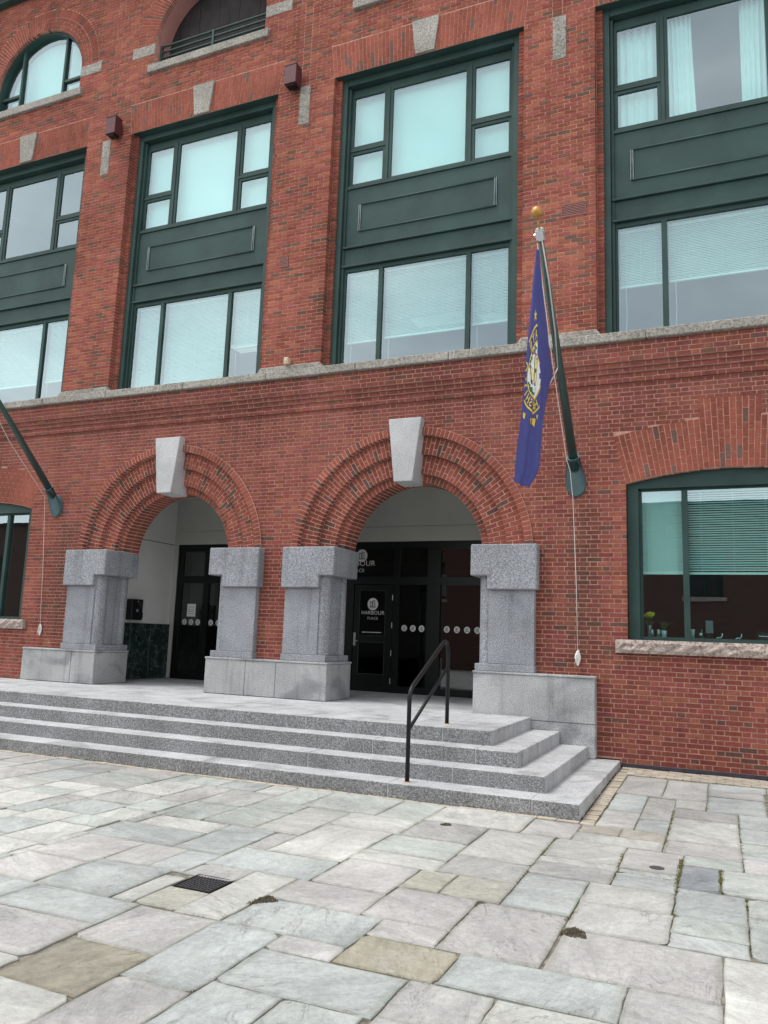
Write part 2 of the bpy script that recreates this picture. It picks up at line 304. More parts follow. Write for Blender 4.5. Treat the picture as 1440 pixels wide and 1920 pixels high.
SLABS = 'w-6,-772,19,-663 p-98,-734,-6,-663 l-52,-785,-6,-734 l-99,-663,-37,-605 w-99,-605,-38,-556 r-38,-602,9,-537 r-37,-638,9,-602 b-37,-663,9,-638 r9,-582,39,-537 r9,-663,33,-582 r-84,-556,-38,-517 d-38,-537,-8,-467 r-8,-537,34,-467 r-85,-504,-38,-434 r-125,-189,-73,-64 r-124,-283,-87,-189 r-73,-190,-24,-67 r-87,-310,-56,-190 r-57,-236,-24,-190 r-24,-149,38,-106 r-24,-236,37,-149 r-57,-283,8,-236 w-56,-384,8,-283 r-124,-363,-87,-283 r-87,-363,-56,-310 o-135,-399,-97,-363 o-97,-399,-56,-363 r-135,-433,-56,-399 r-56,-435,9,-384 r-38,-467,9,-435 r8,-301,39,-236 r8,-345,37,-301 r8,-406,33,-358 r9,-467,31,-420 w-148,-501,-85,-433 r-148,-556,-84,-516 e-328,-442,-279,-357 w-279,-431,-183,-359 r-183,-432,-135,-365 l-279,-500,-212,-431 w-212,-536,-148,-432 e-284,-560,-211,-500 w-285,-590,-211,-560 l-211,-590,-147,-536 g-222,-639,-192,-590 g-192,-640,-147,-590 p-161,-734,-99,-640 b-147,-640,-99,-556 p-284,-660,-222,-590 p-222,-705,-161,-640 p-205,-735,-161,-705 t-205,-780,-144,-735 p-293,-705,-222,-660 b-293,-758,-205,-705 p-248,-781,-205,-758 b-248,-830,-158,-781 b-294,-846,-248,-758 p-294,-907,-248,-846 r-248,-883,-205,-830 r-205,-860,-161,-830 l-158,-827,-111,-780 b-144,-780,-52,-734 w-111,-809,-51,-780 w-329,-758,-293,-660 r-374,-690,-329,-660 r-406,-690,-374,-638 r-449,-690,-406,-637 b-449,-758,-382,-690 b-443,-800,-354,-758 p-354,-819,-294,-758 t-350,-876,-294,-819 p-513,-704,-449,-637 r-521,-637,-425,-585 w-506,-585,-425,-549 r-517,-549,-461,-480 e-458,-442,-412,-361 e-412,-442,-328,-358 w-402,-549,-353,-442 r-353,-498,-279,-442 w-353,-606,-284,-498 l-375,-606,-353,-550 b-425,-637,-375,-549 r-461,-549,-402,-478 e-458,-478,-402,-442 b-375,-660,-284,-606 r-517,-480,-458,-406 r-544,-406,-492,-362 r-492,-406,-458,-360 r-557,-496,-517,-406 w-381,-757,-363,-699 g-362,-757,-327,-719 r-248,-1028,-206,-996 r-158,-994,-110,-954 r-248,-996,-206,-964 r-206,-988,-160,-940 r-110,-964,-52,-916 r-350,-1028,-248,-988 r-158,-954,-110,-906 r-294,-988,-248,-956 r-248,-964,-206,-924 r-52,-920,-6,-888 r-6,-924,20,-876 r-206,-940,-160,-900 r-350,-988,-294,-948 r-110,-916,-52,-862 r-294,-956,-248,-908 r-248,-924,-206,-884 r-158,-906,-110,-858 r20,-894,40,-846 r-52,-888,-6,-840 r-350,-948,-294,-916 r-400,-990,-354,-926 r-206,-900,-160,-860 r-6,-876,20,-836 r40,-872,84,-840 r-442,-980,-400,-940 r-350,-916,-294,-876 r-158,-858,-110,-826 r-110,-862,-52,-808 r20,-846,40,-814 r-400,-926,-354,-886 r-6,-836,20,-804 r-470,-972,-442,-918 r-52,-840,-6,-786 r-442,-940,-400,-886 r40,-840,84,-776 r84,-818,126,-770 r-6,-804,20,-772 r20,-814,34,-760 r-442,-886,-354,-854 r-512,-918,-442,-870 r40,-776,84,-736 r-442,-854,-354,-800 r84,-770,126,-730 r-522,-906,-512,-852 r20,-760,34,-712 r-512,-870,-442,-806 r-568,-896,-522,-842 r40,-736,84,-704 r-522,-852,-512,-812 r84,-730,126,-666 r20,-712,34,-664 r40,-704,84,-672 r-512,-806,-442,-758 r-618,-864,-568,-816 r-568,-842,-522,-778 r-522,-812,-512,-748 r-678,-864,-618,-824 r40,-672,84,-640 r-618,-816,-568,-776 r-512,-758,-450,-704 r84,-666,126,-618 r-568,-778,-522,-730 r-678,-824,-618,-792 r-522,-748,-512,-716 r-618,-776,-568,-728 r40,-640,84,-592 r-768,-856,-678,-792 r-522,-716,-512,-684 r126,-636,168,-582 r-708,-792,-618,-744 r-568,-730,-522,-682 r84,-618,126,-564 r-618,-728,-568,-674 r-522,-684,-512,-636 r-708,-744,-618,-704 r40,-592,84,-538 r-768,-792,-708,-738 r126,-582,168,-542 r-568,-682,-522,-618 r84,-564,126,-532 r-648,-704,-618,-656 r-618,-674,-568,-626 r-708,-704,-648,-664 r-768,-738,-708,-684 r-828,-778,-768,-714 r126,-542,168,-502 r84,-532,126,-500 r-84,-518,-38,-504 r-568,-618,-522,-586 r-648,-656,-618,-608 r-148,-516,-84,-500 r38,-538,84,-470 r-708,-664,-648,-624 r-618,-626,-568,-586 r-768,-684,-708,-652 r-518,-586,-506,-550 r-878,-752,-828,-704 r126,-502,168,-470 r-558,-586,-518,-544 r-828,-714,-768,-650 r84,-500,126,-446 r-708,-624,-648,-592 r-648,-608,-618,-568 r-768,-652,-708,-598 r-618,-586,-558,-532 r-878,-704,-828,-664 r126,-470,168,-430 r38,-470,84,-416 r-558,-544,-518,-496 r-828,-650,-768,-602 r-648,-568,-618,-528 r-938,-714,-878,-674 r-708,-592,-648,-538 r-878,-664,-828,-632 r84,-446,126,-406 r8,-420,34,-406 r-768,-598,-708,-534 r-618,-532,-558,-478 r126,-430,168,-398 r-938,-674,-878,-634 r168,-434,216,-394 r-878,-632,-828,-584 r-708,-538,-648,-506 r-648,-528,-618,-474 r-828,-602,-768,-538 r38,-416,84,-362 r84,-406,126,-358 r-938,-634,-878,-570 r-708,-506,-648,-474 r-618,-478,-558,-438 r-986,-656,-938,-602 r168,-394,216,-346 r126,-398,168,-334 r-768,-534,-708,-470 r-878,-584,-828,-520 r-828,-538,-768,-506 r8,-358,36,-344 r-708,-474,-618,-442 r42,-362,84,-330 r-618,-438,-558,-406 r-986,-602,-938,-562 r-1028,-640,-986,-576 r-938,-570,-878,-506 r84,-358,126,-294 r-708,-442,-618,-402 r-828,-506,-768,-442 r168,-346,216,-292 r-768,-470,-708,-416 r-878,-520,-828,-456 r-618,-406,-544,-362 r-1078,-628,-1028,-574 r126,-334,168,-280 r42,-330,84,-276 r-986,-562,-938,-514 r-1028,-576,-986,-528 r-708,-402,-618,-362 r-938,-506,-878,-458 r-828,-442,-768,-402 r-1138,-614,-1078,-566 r-986,-514,-938,-474 r-878,-456,-828,-416 r84,-294,126,-240 r-768,-416,-708,-362 r-1078,-574,-1028,-510 r-1028,-528,-986,-474 r168,-292,216,-228 r42,-276,84,-228 r-938,-458,-878,-426 r126,-280,168,-226 r-828,-402,-768,-362 r-1138,-566,-1078,-512 r-1028,-474,-938,-434 r-878,-416,-828,-362 r-1078,-510,-1028,-456 r84,-240,126,-186 r-938,-426,-878,-362 r-1180,-554,-1138,-514 r42,-228,84,-180 r-1138,-512,-1078,-464 r-1028,-434,-938,-394 r126,-226,168,-172 r168,-228,216,-164 r-1240,-570,-1180,-506 r-1078,-456,-1028,-416 r-1180,-514,-1138,-474 r216,-210,260,-170 r-1028,-394,-938,-362 r-1138,-464,-1078,-410 r42,-180,84,-148 r84,-186,126,-138 r-1078,-416,-1028,-362 r126,-172,168,-132 r-1180,-474,-1138,-410 r-1240,-506,-1180,-442 r168,-164,216,-124 r216,-170,260,-116 r-1138,-410,-1078,-362 r42,-148,84,-100 r84,-138,126,-90 r-1240,-442,-1180,-410 r-1290,-480,-1240,-426 r-1180,-410,-1138,-362 r126,-132,168,-84 r168,-124,216,-84 r-24,-106,42,-66 r216,-116,260,-76 r42,-100,84,-68 r-1240,-410,-1180,-362 r-1340,-480,-1290,-426 r-1340,-426,-1240,-394 r84,-90,126,-36 r126,-84,216,-36 r42,-68,84,-36 r-32,-66,42,-36 r-74,-64,-32,-36 r-124,-64,-74,-36 r216,-76,260,-36 r-1340,-394,-1240,-362'
# ------------------------------------------------------------------ the brick building
BLD = thing('brick_building', (-7.26, 0, 0), 'red brick office building with green framed windows above two granite arched entrances', 'building')
H = .0685
ARCH = (-4.82, -9.72); AZ = 3.07
BAY = {1: -14.57, 2: -9.65, 3: -4.73, 4: .14}; HALF = 1.83           # openings of the tall windows
GWIN = (.16, -14.68); GH = 1.445; GR = 5.89; GZC = 4.27-5.89          # ground-floor windows under segmental arches
TOP = 17.2; XL, XR = -17.6, 4.2
ARC2 = {1: (-14.50, 1.34), 2: (-9.63, 1.40), 3: (-4.74, 1.36), 4: (.15, 1.36)}; AZ2 = 14.30
def circ(c, r, zc, z):
    d = r*r-(z-zc)**2
    return [(c-math.sqrt(d), c+math.sqrt(d))] if d > 0 else []
def holes_low(z):
    h = []
    if z < .61: h += [(XL, -1.74)] if z > .1 else [(XL, -1.40)]
    elif z < 1.24: h += [(-12.88, -1.74)]
    elif z < 2.48: h += [(-11.92, -7.57), (-6.96, -2.64)]
    elif z < 3.18: h += [(-11.97, -7.51), (-7.01, -2.60)]
    else:
        for c in ARCH: h += circ(c, 2.13, AZ, z)
    for c in GWIN:
        if 1.59 < z < 1.785: h.append((c-1.617, c+1.617))
        elif 1.785 <= z < 4.09: h.append((c-GH, c+GH))
        elif z < 4.86: 
            if z >= 4.09: h.append((c-GH-(z-4.09)*.233, c+GH+(z-4.09)*.233))
        elif z < 5.31:
            q = circ(c, GR+.75, GZC, z)
            h += q if q and q[0][1]-c > .35 else [(c-.345, c+.345)]
    return h
def holes_mid(z):
    return [(c-HALF, c+HALF) for c in BAY.values()]
def holes_top(z):
    h = []
    if z < 12.93:
        for c in BAY.values(): w = HALF+.01+.085*(z-12.25)/.68; h.append((c-w, c+w))
    else:
        for b, (c, r) in ARC2.items():
            if 13.58 < z < 13.77: h.append((c-r-.12, c+r+.12))
            elif 13.77 <= z < 14.05: h.append((c-r, c+r))
            elif 14.05 <= z < 14.32: h.append((c-r-.62, c+r+.62))
            elif z >= 14.32: h += circ(c, r+.51, AZ2, z)
    return h
def minus(a, b, hs, eps=.0):
    iv = [(a, b)]
    for h0, h1 in hs:
        nv = []
        for p, q in iv:
            if h1 <= p or h0 >= q: nv.append((p, q)); continue
            if h0 > p: nv.append((p, h0))
            if h1 < q: nv.append((h1, q))
        iv = nv
    return iv
def sm(t): t = max(0, min(1, t)); return t*t*(3-2*t)
def brick_col(x, z, upper):
    r = random.random()
    if r < (.10 if upper else .055): c = random.choice([(.135,.080,.062), (.12,.076,.062), (.165,.088,.066)])
    elif r < .14 if not upper else r < .20: c = (.315,.112,.075)
    else:
        k = random.uniform(.82, 1.18); c = (.255*k, (.070+.020*random.random())*k, (.054+.015*random.random())*k)
    if upper: c = (c[0]*1.10, c[1]*1.12, c[2]*1.05)
    else:
        f = sm((z-3.6)/2.2)*.4                                     # lime bloom that has washed down from the sill
        c = tuple(c[i]*(1-f) + (.27,.105,.085)[i]*f for i in range(3))
        for sx in (-2.05, -12.35):                                 # rust and damp streak below the flagpole mounts
            s = math.exp(-((x-sx-.1)/.26)**2)*sm((4.0-z)/.5)*sm((z-1.2)/.6)*.62
            if z < 4: c = tuple(c[i]*(1-s) + (.105,.062,.048)[i]*s for i in range(3))
        if 5.2 < z < 6.3: c = tuple(v*(1-.22*sm((z-5.6)/.6)*random.random()) for v in c)   # soot washed from the sill course
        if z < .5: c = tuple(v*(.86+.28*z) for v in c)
    return c
BR = []                                                            # every brick: (x0, x1, z0, z1, y front, y back, colour)
def lay(xa, xb, z0, z1, h, bond, yf, depth, holes, upper, splits=()):
    n = max(1, round((z1-z0)/h)); h = (z1-z0)/n; j = .014
    for i in range(n):
        za, zb = z0+i*h, z0+(i+1)*h; zm = (za+zb)/2
        iv = minus(xa, xb, holes(zm))
        for s in splits:
            iv = [w for p, q in iv for w in ([(p, s), (s, q)] if p < s < q else [(p, q)])]
        if bond == 'flemish': seq = (.223, .111)
        else: seq = (.209,)
        per = sum(seq); x = xa - per + (per/2 if i % 2 else 0) + random.uniform(-.012, .012); k = 0
        cuts = []
        while x < xb: cuts.append((x, x+seq[k % len(seq)])); x += seq[k % len(seq)]; k += 1
        for p, q in iv:
            ps = [[max(a, p), min(b, q)] for a, b in cuts if min(b, q)-max(a, p) > 1e-4]
            if len(ps) > 1 and ps[0][1]-ps[0][0] < .06: ps[1][0] = ps[0][0]; ps.pop(0)      # no slivers at the corners
            if len(ps) > 1 and ps[-1][1]-ps[-1][0] < .06: ps[-2][1] = ps[-1][1]; ps.pop()
            for a2, b2 in ps:
                if b2-a2 < .03: continue
                a, b = a2, b2
                BR.append((a2+j/2, b2-j/2, za+j/2, zb-j/2, yf-random.uniform(0, .0035), yf+depth, brick_col((a+b)/2, zm, upper)))
lay(-15.9, 2.3, .055, 5.64, H, 'flemish', 0, .10, holes_low, False)
for za, zb, o in ((5.64, 5.79, -.042), (5.79, 5.865, -.084), (5.865, 5.94, -.126), (5.94, 6.24, -.168)):
    lay(-15.9, 2.3, za, zb, .075, 'flemish', o, .12, lambda z: [], False)
lay(-15.9, 2.3, 6.55, 12.25, .0693, 'run', 0, .12, holes_mid, True)
for b, c in BAY.items():                                           # recessed strips beside the frames
    for s in (-1, 1):
        x0 = c+s*HALF; x0, x1 = sorted((x0, x0-s*.11)); lay(x0, x1, 6.50, 12.25, .0693, 'run', .11, .09, lambda z: [], True)
lay(-16.9, .9, 12.262, TOP-.35, .0693, 'run', 0, .12, holes_top, True, (-12.17, -12.00, -7.29, -7.12, -2.40, -2.23))
# mortar and backing
def backing(name, z0, z1, holes, ya, yb, x0=XL, x1=XR, dx=.03, m=None, fine=()):
    zs = sorted({z0, z1, *[z for z in fine if z0 < z < z1]}); mb = MB()
    if len(zs) == 2:
        for p, q in minus(x0, x1, holes((z0+z1)/2)): MB().box(p, ya, z0, q, yb, z1).build(name, m or MORTAR, BLD)
        return
    for za, zb in zip(zs, zs[1:]):
        for p, q in minus(x0, x1, holes((za+zb)/2)): mb.box(p, ya, za, q, yb, zb)
    return mb.build(name, m or MORTAR, BLD)
arcz = [3.18+i*.03 for i in range(80)]
def holes_back(z):
    h = [(a+.006, b-.006) for a, b in holes_low(z) if not any(abs((a+b)/2-c) < .05 for c in GWIN)]
    for c in GWIN:
        if 1.59 < z < 4.09: h.append((c-GH-.010, c+GH+.010))
        elif z >= 4.09: h += [w for w in circ(c, GR-.003, GZC, z) if z < 4.27]
    return h
backing('wall', 0.0, 5.65, holes_back, .0035, .34, fine=[.1,.61,1.24,1.59,1.785,2.48,3.18,4.09,4.86,5.31]+arcz+[4.09+i*.012 for i in range(16)])
def holes_in(z):
    h = []
    if z < 3.07: h = [(c-1.50, c+1.50) for c in ARCH]
    else:
        for c in ARCH: h += circ(c, 1.30, AZ, z)
    for c in GWIN:
        if 1.7 < z < 4.3: h.append((c-GH, c+GH))
    return h
backing('inner_wall', 0.0, 5.65, holes_in, .345, .76, m=GREYW, fine=[1.7,3.07,4.3]+arcz)
cb = MB()
for za, zb, o in ((5.651, 5.79, -.0385), (5.79, 5.865, -.0805), (5.865, 5.94, -.1225), (5.94, 6.24, -.1645)): cb.box(XL, o, za, XR, .6, zb)
cb.build('corbel_band', MORTAR, BLD)
backing('pier_wall', 6.24, 12.25, lambda z: [(c-HALF-.011, c+HALF+.011) for c in BAY.values()], .0035, .118)
backing('pier_core', 6.24, 12.25, lambda z: [(c-HALF+.10, c+HALF-.10) for c in BAY.values()], .1195, .5)
az2 = [14.32+i*.03 for i in range(62)]
def hb(z):
    if z < 12.93: return []
    if 14.05 <= z < 14.32 or z < 13.77: return [(c-r, c+r) for c, r in ARC2.values()] if z > 13.6 else []
    if z < 14.3: return [(c-r, c+r) for c, r in ARC2.values()]
    return [w for c, r in ARC2.values() for w in circ(c, r+.004, AZ2, z)]
backing('upper_wall', 12.255, TOP, hb, .0035, .34, fine=[12.93, 13.6, 13.77, 14.05, 14.3]+az2, dx=.02)
# ---- arch rings: hood, two orders, inner order and soffit
VS = []                                                            # voussoir bricks as 8 corner boxes
def voussoir(cx, zc, r0, r1, a0, a1, y0, y1, col):
    g = .0072
    def P(r, a, y): return (cx-r*math.cos(a), y, zc+r*math.sin(a))
    d0, d1 = g/r0, g/r1
    q = [(r0+g, a0+d0), (r1-g, a0+d1), (r1-g, a1-d1), (r0+g, a1-d0)]
    VS.append(([P(r, a, y) for y in (y0-random.uniform(0, .004), y1) for r, a in q], col))
RINGS = ((2.15, 2.01, -.03, .079), (2.01, 1.70, .08, .179), (1.70, 1.38, .18, .279), (1.38, 1.245, .28, .50), (1.38, 1.245, .51, .745))
def vcol():
    r = random.random()
    if r < .13: return random.choice([(.15,.088,.068), (.13,.082,.066), (.18,.092,.068)])
    k = random.uniform(.85, 1.15); return (.29*k, .088*k, .062*k)
for ci, cx in enumerate(ARCH):
    a0 = math.asin((3.185-AZ)/2.15)
    for ri, (ro, rn, y0, y1) in enumerate(RINGS):
        aa = math.asin(max(0, (3.185-AZ))/ro) if ri == 0 else math.asin((3.185-AZ)/rn)
        n = round((math.pi-2*aa)*(ro+rn)/2/.0755); st = (math.pi-2*aa)/n
        for i in range(n):
            a = aa+i*st
            if ro-rn > .2:
                cut = rn + (.105 if i % 2 else .208)
                voussoir(cx, AZ, rn, cut, a, a+st, y0, y1, vcol()); voussoir(cx, AZ, cut, ro, a, a+st, y0, y1, vcol())
            else: voussoir(cx, AZ, rn, ro, a, a+st, y0, y1, vcol())
NLOW = len(VS)
for b, (c, r) in ARC2.items():
    n = round(math.pi*(r+.25)/.0735); st = math.pi/n
    for i in range(n):
        cuts = (0, .205, .305, .51) if i % 2 else (0, .105, .305, .51)
        for p, q in zip(cuts, cuts[1:]): voussoir(c, AZ2, r+p, r+q, i*st, (i+1)*st, 0, .12, vcol())
am = MB()
for cx in ARCH:                                                     # mortar behind the rings
    N = 72
    for i in range(N):
        a, b = math.pi*i/N, math.pi*(i+1)/N
        for ro, rn, y0, y1 in RINGS[:4]:
            y = y0+.004; P = lambda r, t, yy: (cx-r*math.cos(t), yy, AZ+r*math.sin(t))
            e = rn+.0075; yb = .745 if ro < 1.39 else y1+.012
            am.face([P(ro-.001, a, y), P(e, a, y), P(e, b, y), P(ro-.001, b, y)])
            am.face([P(e, a, y), P(e, a, yb), P(e, b, yb), P(e, b, y)])
            if y0 < 0: am.face([P(ro-.006, a, y), P(ro-.006, b, y), P(ro-.006, b, .02), P(ro-.006, a, .02)])
am.build('arch_mortar', MORTAR_A, BLD)
# ---- flat and segmental brick arches of soldiers
def soldier(poly, y0, y1, col): VS.append(([(x, y0-random.uniform(0, .003), z) for x, z in poly]+[(x, y1, z) for x, z in poly], col))
def scol(): 
    k = random.uniform(.88, 1.12); return (.30*k, .095*k, .066*k) if random.random() > .05 else (.17,.10,.085)
for b, c in BAY.items():
    n = 48
    for i in range(n):
        for s0, s1 in (((0, .31), (.31, .655), (.655, 1)) if i % 2 else ((0, .17), (.17, .5), (.5, .84), (.84, 1))):
            u0, u1 = -1+2*i/n, -1+2*(i+1)/n; g = .006
            W_ = lambda t: HALF+.01+.085*t
            z = lambda t: 12.255+.684*t
            soldier([(c+u0*W_(s0)+g, z(s0)+g), (c+u1*W_(s0)-g, z(s0)+g), (c+u1*W_(s1)-g, z(s1)-g), (c+u0*W_(s1)+g, z(s1)-g)], 0, .12, scol())
for c in GWIN:
    n = 40; A = math.asin(GH/GR)
    for i in range(n):
        a0, a1 = -A+2*A*i/n, -A+2*A*(i+1)/n; am_ = (a0+a1)/2
        ext = abs(math.sin(am_)*GR) < .345
        L = (.31 if ext else 0)+.75; cuts = [0] ; k = .11 if i % 2 else .215
        while k < L-.06: cuts.append(k); k += .215
        cuts.append(L)
        for p, q in zip(cuts, cuts[1:]):
            def P(r, a): return (c+(GR+r)*math.sin(a), GZC+(GR+r)*math.cos(a))
            g = .006; d = g/GR
            soldier([P(p+g, a0+d), P(p+g, a1-d), P(q-g, a1-d), P(q-g, a0+d)], 0, .10, scol())
# ---- build the bricks: the 300 that show largest are objects, the rest one piece of brickwork
def area(b):
    x, z = (b[0]+b[1])/2, (b[2]+b[3])/2; u, v, d = px((x, b[4], z))
    if not (10 < u < 1430 and 10 < v < 1910): return 0
    return (b[1]-b[0])*(b[3]-b[2])/d**2
order = sorted(range(len(BR)), key=lambda i: -area(BR[i])); single = set(order[:300])
cube = MB().box(-.5,-.5,-.5,.5,.5,.5); cm = bpy.data.meshes.new('brick'); cm.from_pydata(cube.v, [], cube.f); cm.materials.append(BRICK_O); cm.update()
rest = MB()
for i, (x0, x1, z0, z1, y0, y1, col) in enumerate(BR):
    if i in single:
        o = bpy.data.objects.new('brick', cm); COL.objects.link(o); o.location = ((x0+x1)/2, (y0+y1)/2, (z0+z1)/2); o.scale = (x1-x0, y1-y0, z1-z0); o.color = (*col, 1)
        o.rotation_euler = (random.uniform(-.012,.012), random.uniform(-.006,.006), random.uniform(-.008,.008)); attach(o, BLD)
    else: rest.box(x0, y0, z0, x1, y1, z1, col, j=.0016)
rest.build('brickwork', BRICK, BLD, kind='stuff')
QF = ((0,1,2,3),(7,6,5,4),(1,0,4,5),(2,1,5,6),(3,2,6,7),(0,3,7,4))
def varea(v):
    c = [sum(p[i] for p in v[0])/8 for i in range(3)]; u, w, d = px(c); 
    return 1/d**2*((Vector(v[0][1])-Vector(v[0][0])).cross(Vector(v[0][3])-Vector(v[0][0]))).length if 0 < u < 1440 and 0 < w < 1920 else 0
order = set(sorted(range(NLOW), key=lambda i: -varea(VS[i]))[:300]); rest = MB()
for i, (P, col) in enumerate(VS):
    if i in order:
        me = bpy.data.meshes.new('voussoir'); c = Vector((sum(p[0] for p in P)/8, sum(p[1] for p in P)/8, sum(p[2] for p in P)/8))
        me.from_pydata([tuple(Vector(p)-c) for p in P], [], QF); me.materials.append(BRICK_O); me.update()
        o = bpy.data.objects.new('voussoir', me); COL.objects.link(o); o.location = c; o.color = (*col, 1); attach(o, BLD)
    else:
        n = len(rest.v); rest.v += P
        for q in QF: rest.f.append(tuple(n+k for k in q)); rest.c.append(col); rest.m.append(0)
rest.build('arch_brickwork', BRICK, BLD, kind='stuff')
# ---- stone trim
def block(name, m, x0, y0, z0, x1, y1, z1, parent=BLD, bev=.008, **k): return MB().box(x0, y0, z0, x1, y1, z1).build(name, m, parent, bevel=bev, **k)
xs = [-16.6, -14.9, -13.0, -11.3, -9.4, -7.55, -5.75, -4.05, -2.55, -.95, .75, 2.6]
for a, b in zip(xs, xs[1:]): MB().prism([(a+.004, 6.24), (b-.004, 6.24), (b-.004, 6.385), (a+.004, 6.385)], -.25, .45).build('sill_stone', SILL, BLD, bevel=.012)
edges = sorted([c+s*HALF for c in BAY.values() for s in (-1, 1)])
for a, b in ((edges[1], edges[2]), (edges[3], edges[4]), (edges[5], edges[6])):
    MB().prism([(a-.10, 6.387), (b+.10, 6.387), (b-.01, 6.55), (a+.01, 6.55)], -.055, .30).build('pier_foot_stone', SILL, BLD, bevel=.01)
for b, c in BAY.items():
    kx = c+.01
    MB().prism([(kx-.185, 12.262), (kx+.185, 12.262), (kx+.268, 12.955), (kx-.268, 12.955)], -.035, .14).build('keystone', SILL, BLD, bevel=.008)
for x in (-12.16, -7.20, -2.28): block('pier_stone', SILL, x-.115, -.012, 11.43, x+.115, .13, 12.245)
for b, (c, r) in ARC2.items():
    block('upper_sill', SILL, c-r-.12, -.07, 13.585, c+r+.12, .40, 13.765, bev=.01)
    for s in (-1, 1):
        x0, x1 = sorted((c+s*(r+.005), c+s*(r+.62))); block('springer_stone', SILL, x0, -.012, 14.055, x1, .16, 14.315)
for cx in ARCH:
    MB().prism([(cx-.165, 4.25), (cx+.165, 4.25), (cx+.295, 5.33), (cx-.295, 5.33)], -.17, .34).build('arch_keystone', KEY, BLD, bevel=.01)
for c in GWIN:
    mb = MB(); n = 46; x0, x1 = c-1.617, c+1.617                      # rock-faced sill
    f = [[(x0+(x1-x0)*i/n, -.085-(.035*random.random() if 0 < i < n and 0 < k < 4 else 0), 1.592+.192*k/4+(random.uniform(-.01, .01) if 0 < k < 4 else 0)) for i in range(n+1)] for k in range(5)]
    for k in range(4):
        for i in range(n): mb.face([f[k][i], f[k][i+1], f[k+1][i+1], f[k+1][i]])
    mb.face([f[4][0], f[4][n], (x1, .34, 1.784), (x0, .34, 1.784)]); mb.face([(x0, .34, 1.592), (x1, .34, 1.592), f[0][n], f[0][0]])
    mb.face([(x0, .34, 1.592), *[f[k][0] for k in range(5)], (x0, .34, 1.784)]); mb.face([(x1, .34, 1.784), *[f[4-k][n] for k in range(5)], (x1, .34, 1.592)])
    mb.build('rough_sill', PINKSILL, BLD)
block('damp_course', TAR, -1.40, -.016, .0, XR, .008, .054, bev=.004)
co = MB()
co.box(XL, -.30, TOP-.34, XR, .4, TOP); co.box(XL, -.16, TOP-.5, XR, .05, TOP-.342); co.build('cornice', GREEN, BLD)
MB().box(XL, .0, TOP+.001, XR, 9, TOP+.15).build('roof', GREEND, BLD)
# ---- granite piers of the entrance
def pier(xo, xi, xn, xs_o, xs_i):
    # xo outer edge of capital, xi inner (opening) edge, xn notch, xs_o / xs_i shaft edges
    s = 1 if xi > xo else -1; b = lambda a, c: tuple(sorted((a, c)))
    m = MB(); x0, x1 = b(xs_o, xn-s*.01); m.box(x0, -.12, 1.352, x1, .70, 2.481)
    x0, x1 = b(xn-s*.005, xs_i-s*.035); m.box(x0, .09, 1.352, x1, .52, 2.69)
    p = m.build('pier', GRANITE, BLD, bevel=.006)
    r = .125; cx = xs_i-s*r
    for y in (.025, .59):
        MB().tube([(cx, y, 1.352), (cx, y, 2.69)], r, 20).build('corner_column', GRANITE, p, smooth=False)
    cap = MB(); x0, x1 = b(xn, xi); cap.box(x0, -.198, 2.69, x1, .745, 3.178) if False else None
    q = [(xo, 2.48), (xn, 2.48), (xn, 2.69), (xi, 2.69), (xi, 3.18), (xo, 3.18)]
    if s < 0: q = q[::-1]
    cap.prism(q, -.20, .75); cap.build('capital', GRANITE, p, bevel=.014)
    x0, x1 = b(xs_o+s*(-.012), xs_i+s*.03); MB().box(x0, -.15, 1.243, x1, .735, 1.35).build('pier_base', GRANITE, p, bevel=.006)
pier(-11.99, -10.95, -11.22, -11.93, -11.08)
pier(-7.50, -8.54, -8.24, -7.56, -8.39)
pier(-7.02, -6.01, -6.29, -6.97, -6.15)
pier(-2.58, -3.62, -3.35, -2.63, -3.51)
def plinth(x0, x1, z0, cuts):
    c = [x0, *cuts, x1]
    for a, b in zip(c, c[1:]): block('plinth_stone', PLINTH, a+.003, -.165, z0, b-.003, .76, 1.205)
    block('plinth_cap', PLINTH, x0-.008, -.175, 1.207, x1+.008, .77, 1.24, bev=.006)
plinth(-12.90, -11.04, .612, (-11.62,)); plinth(-8.50, -6.07, .612, (-7.66, -7.05)); plinth(-3.56, -1.735, .565, ())
block('plinth_foot', PLINTH, -3.5, -.160, .09, -1.738, .6, .561)
# ---- entrance lobby recess
V0, V1, VY, DY = -11.62, -2.95, .762, 2.70
MB().box(V0-.2, VY, .61, V0, DY+.4, 4.66).build('recess_wall', WHITEW, BLD); MB().box(V1, VY, .61, V1+.2, DY+.4, 4.66).build('recess_wall', WHITEW, BLD)
MB().box(V0-.2, VY, 4.66, V1+.2, DY+.4, 4.8).build('recess_ceiling', GREYW, BLD)
MB().box(V0, DY, 3.62, V1, DY+.3, 3.925).box(V0, DY+.006, 3.932, V1, DY+.3, 4.66).build('recess_wall', GREYW, BLD)
block('wall_reveal_strip', GREEND, V0+.001, VY, 3.605, V0+.004, DY, 3.618, bev=0)
for a, b in ((VY, 1.42), (1.42, 2.05), (2.05, DY)): block('marble_panel', MARBLE, V0, a+.003, .62, V0+.03, b-.003, 1.80, bev=.003)
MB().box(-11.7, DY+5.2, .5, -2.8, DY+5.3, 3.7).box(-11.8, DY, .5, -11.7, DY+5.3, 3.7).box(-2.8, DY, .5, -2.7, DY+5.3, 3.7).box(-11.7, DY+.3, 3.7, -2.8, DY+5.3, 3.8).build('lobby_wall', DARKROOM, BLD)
MB().box(-11.7, DY+.08, .5, -2.8, DY+5.2, .60).build('lobby_floor', DARKROOM, BLD)
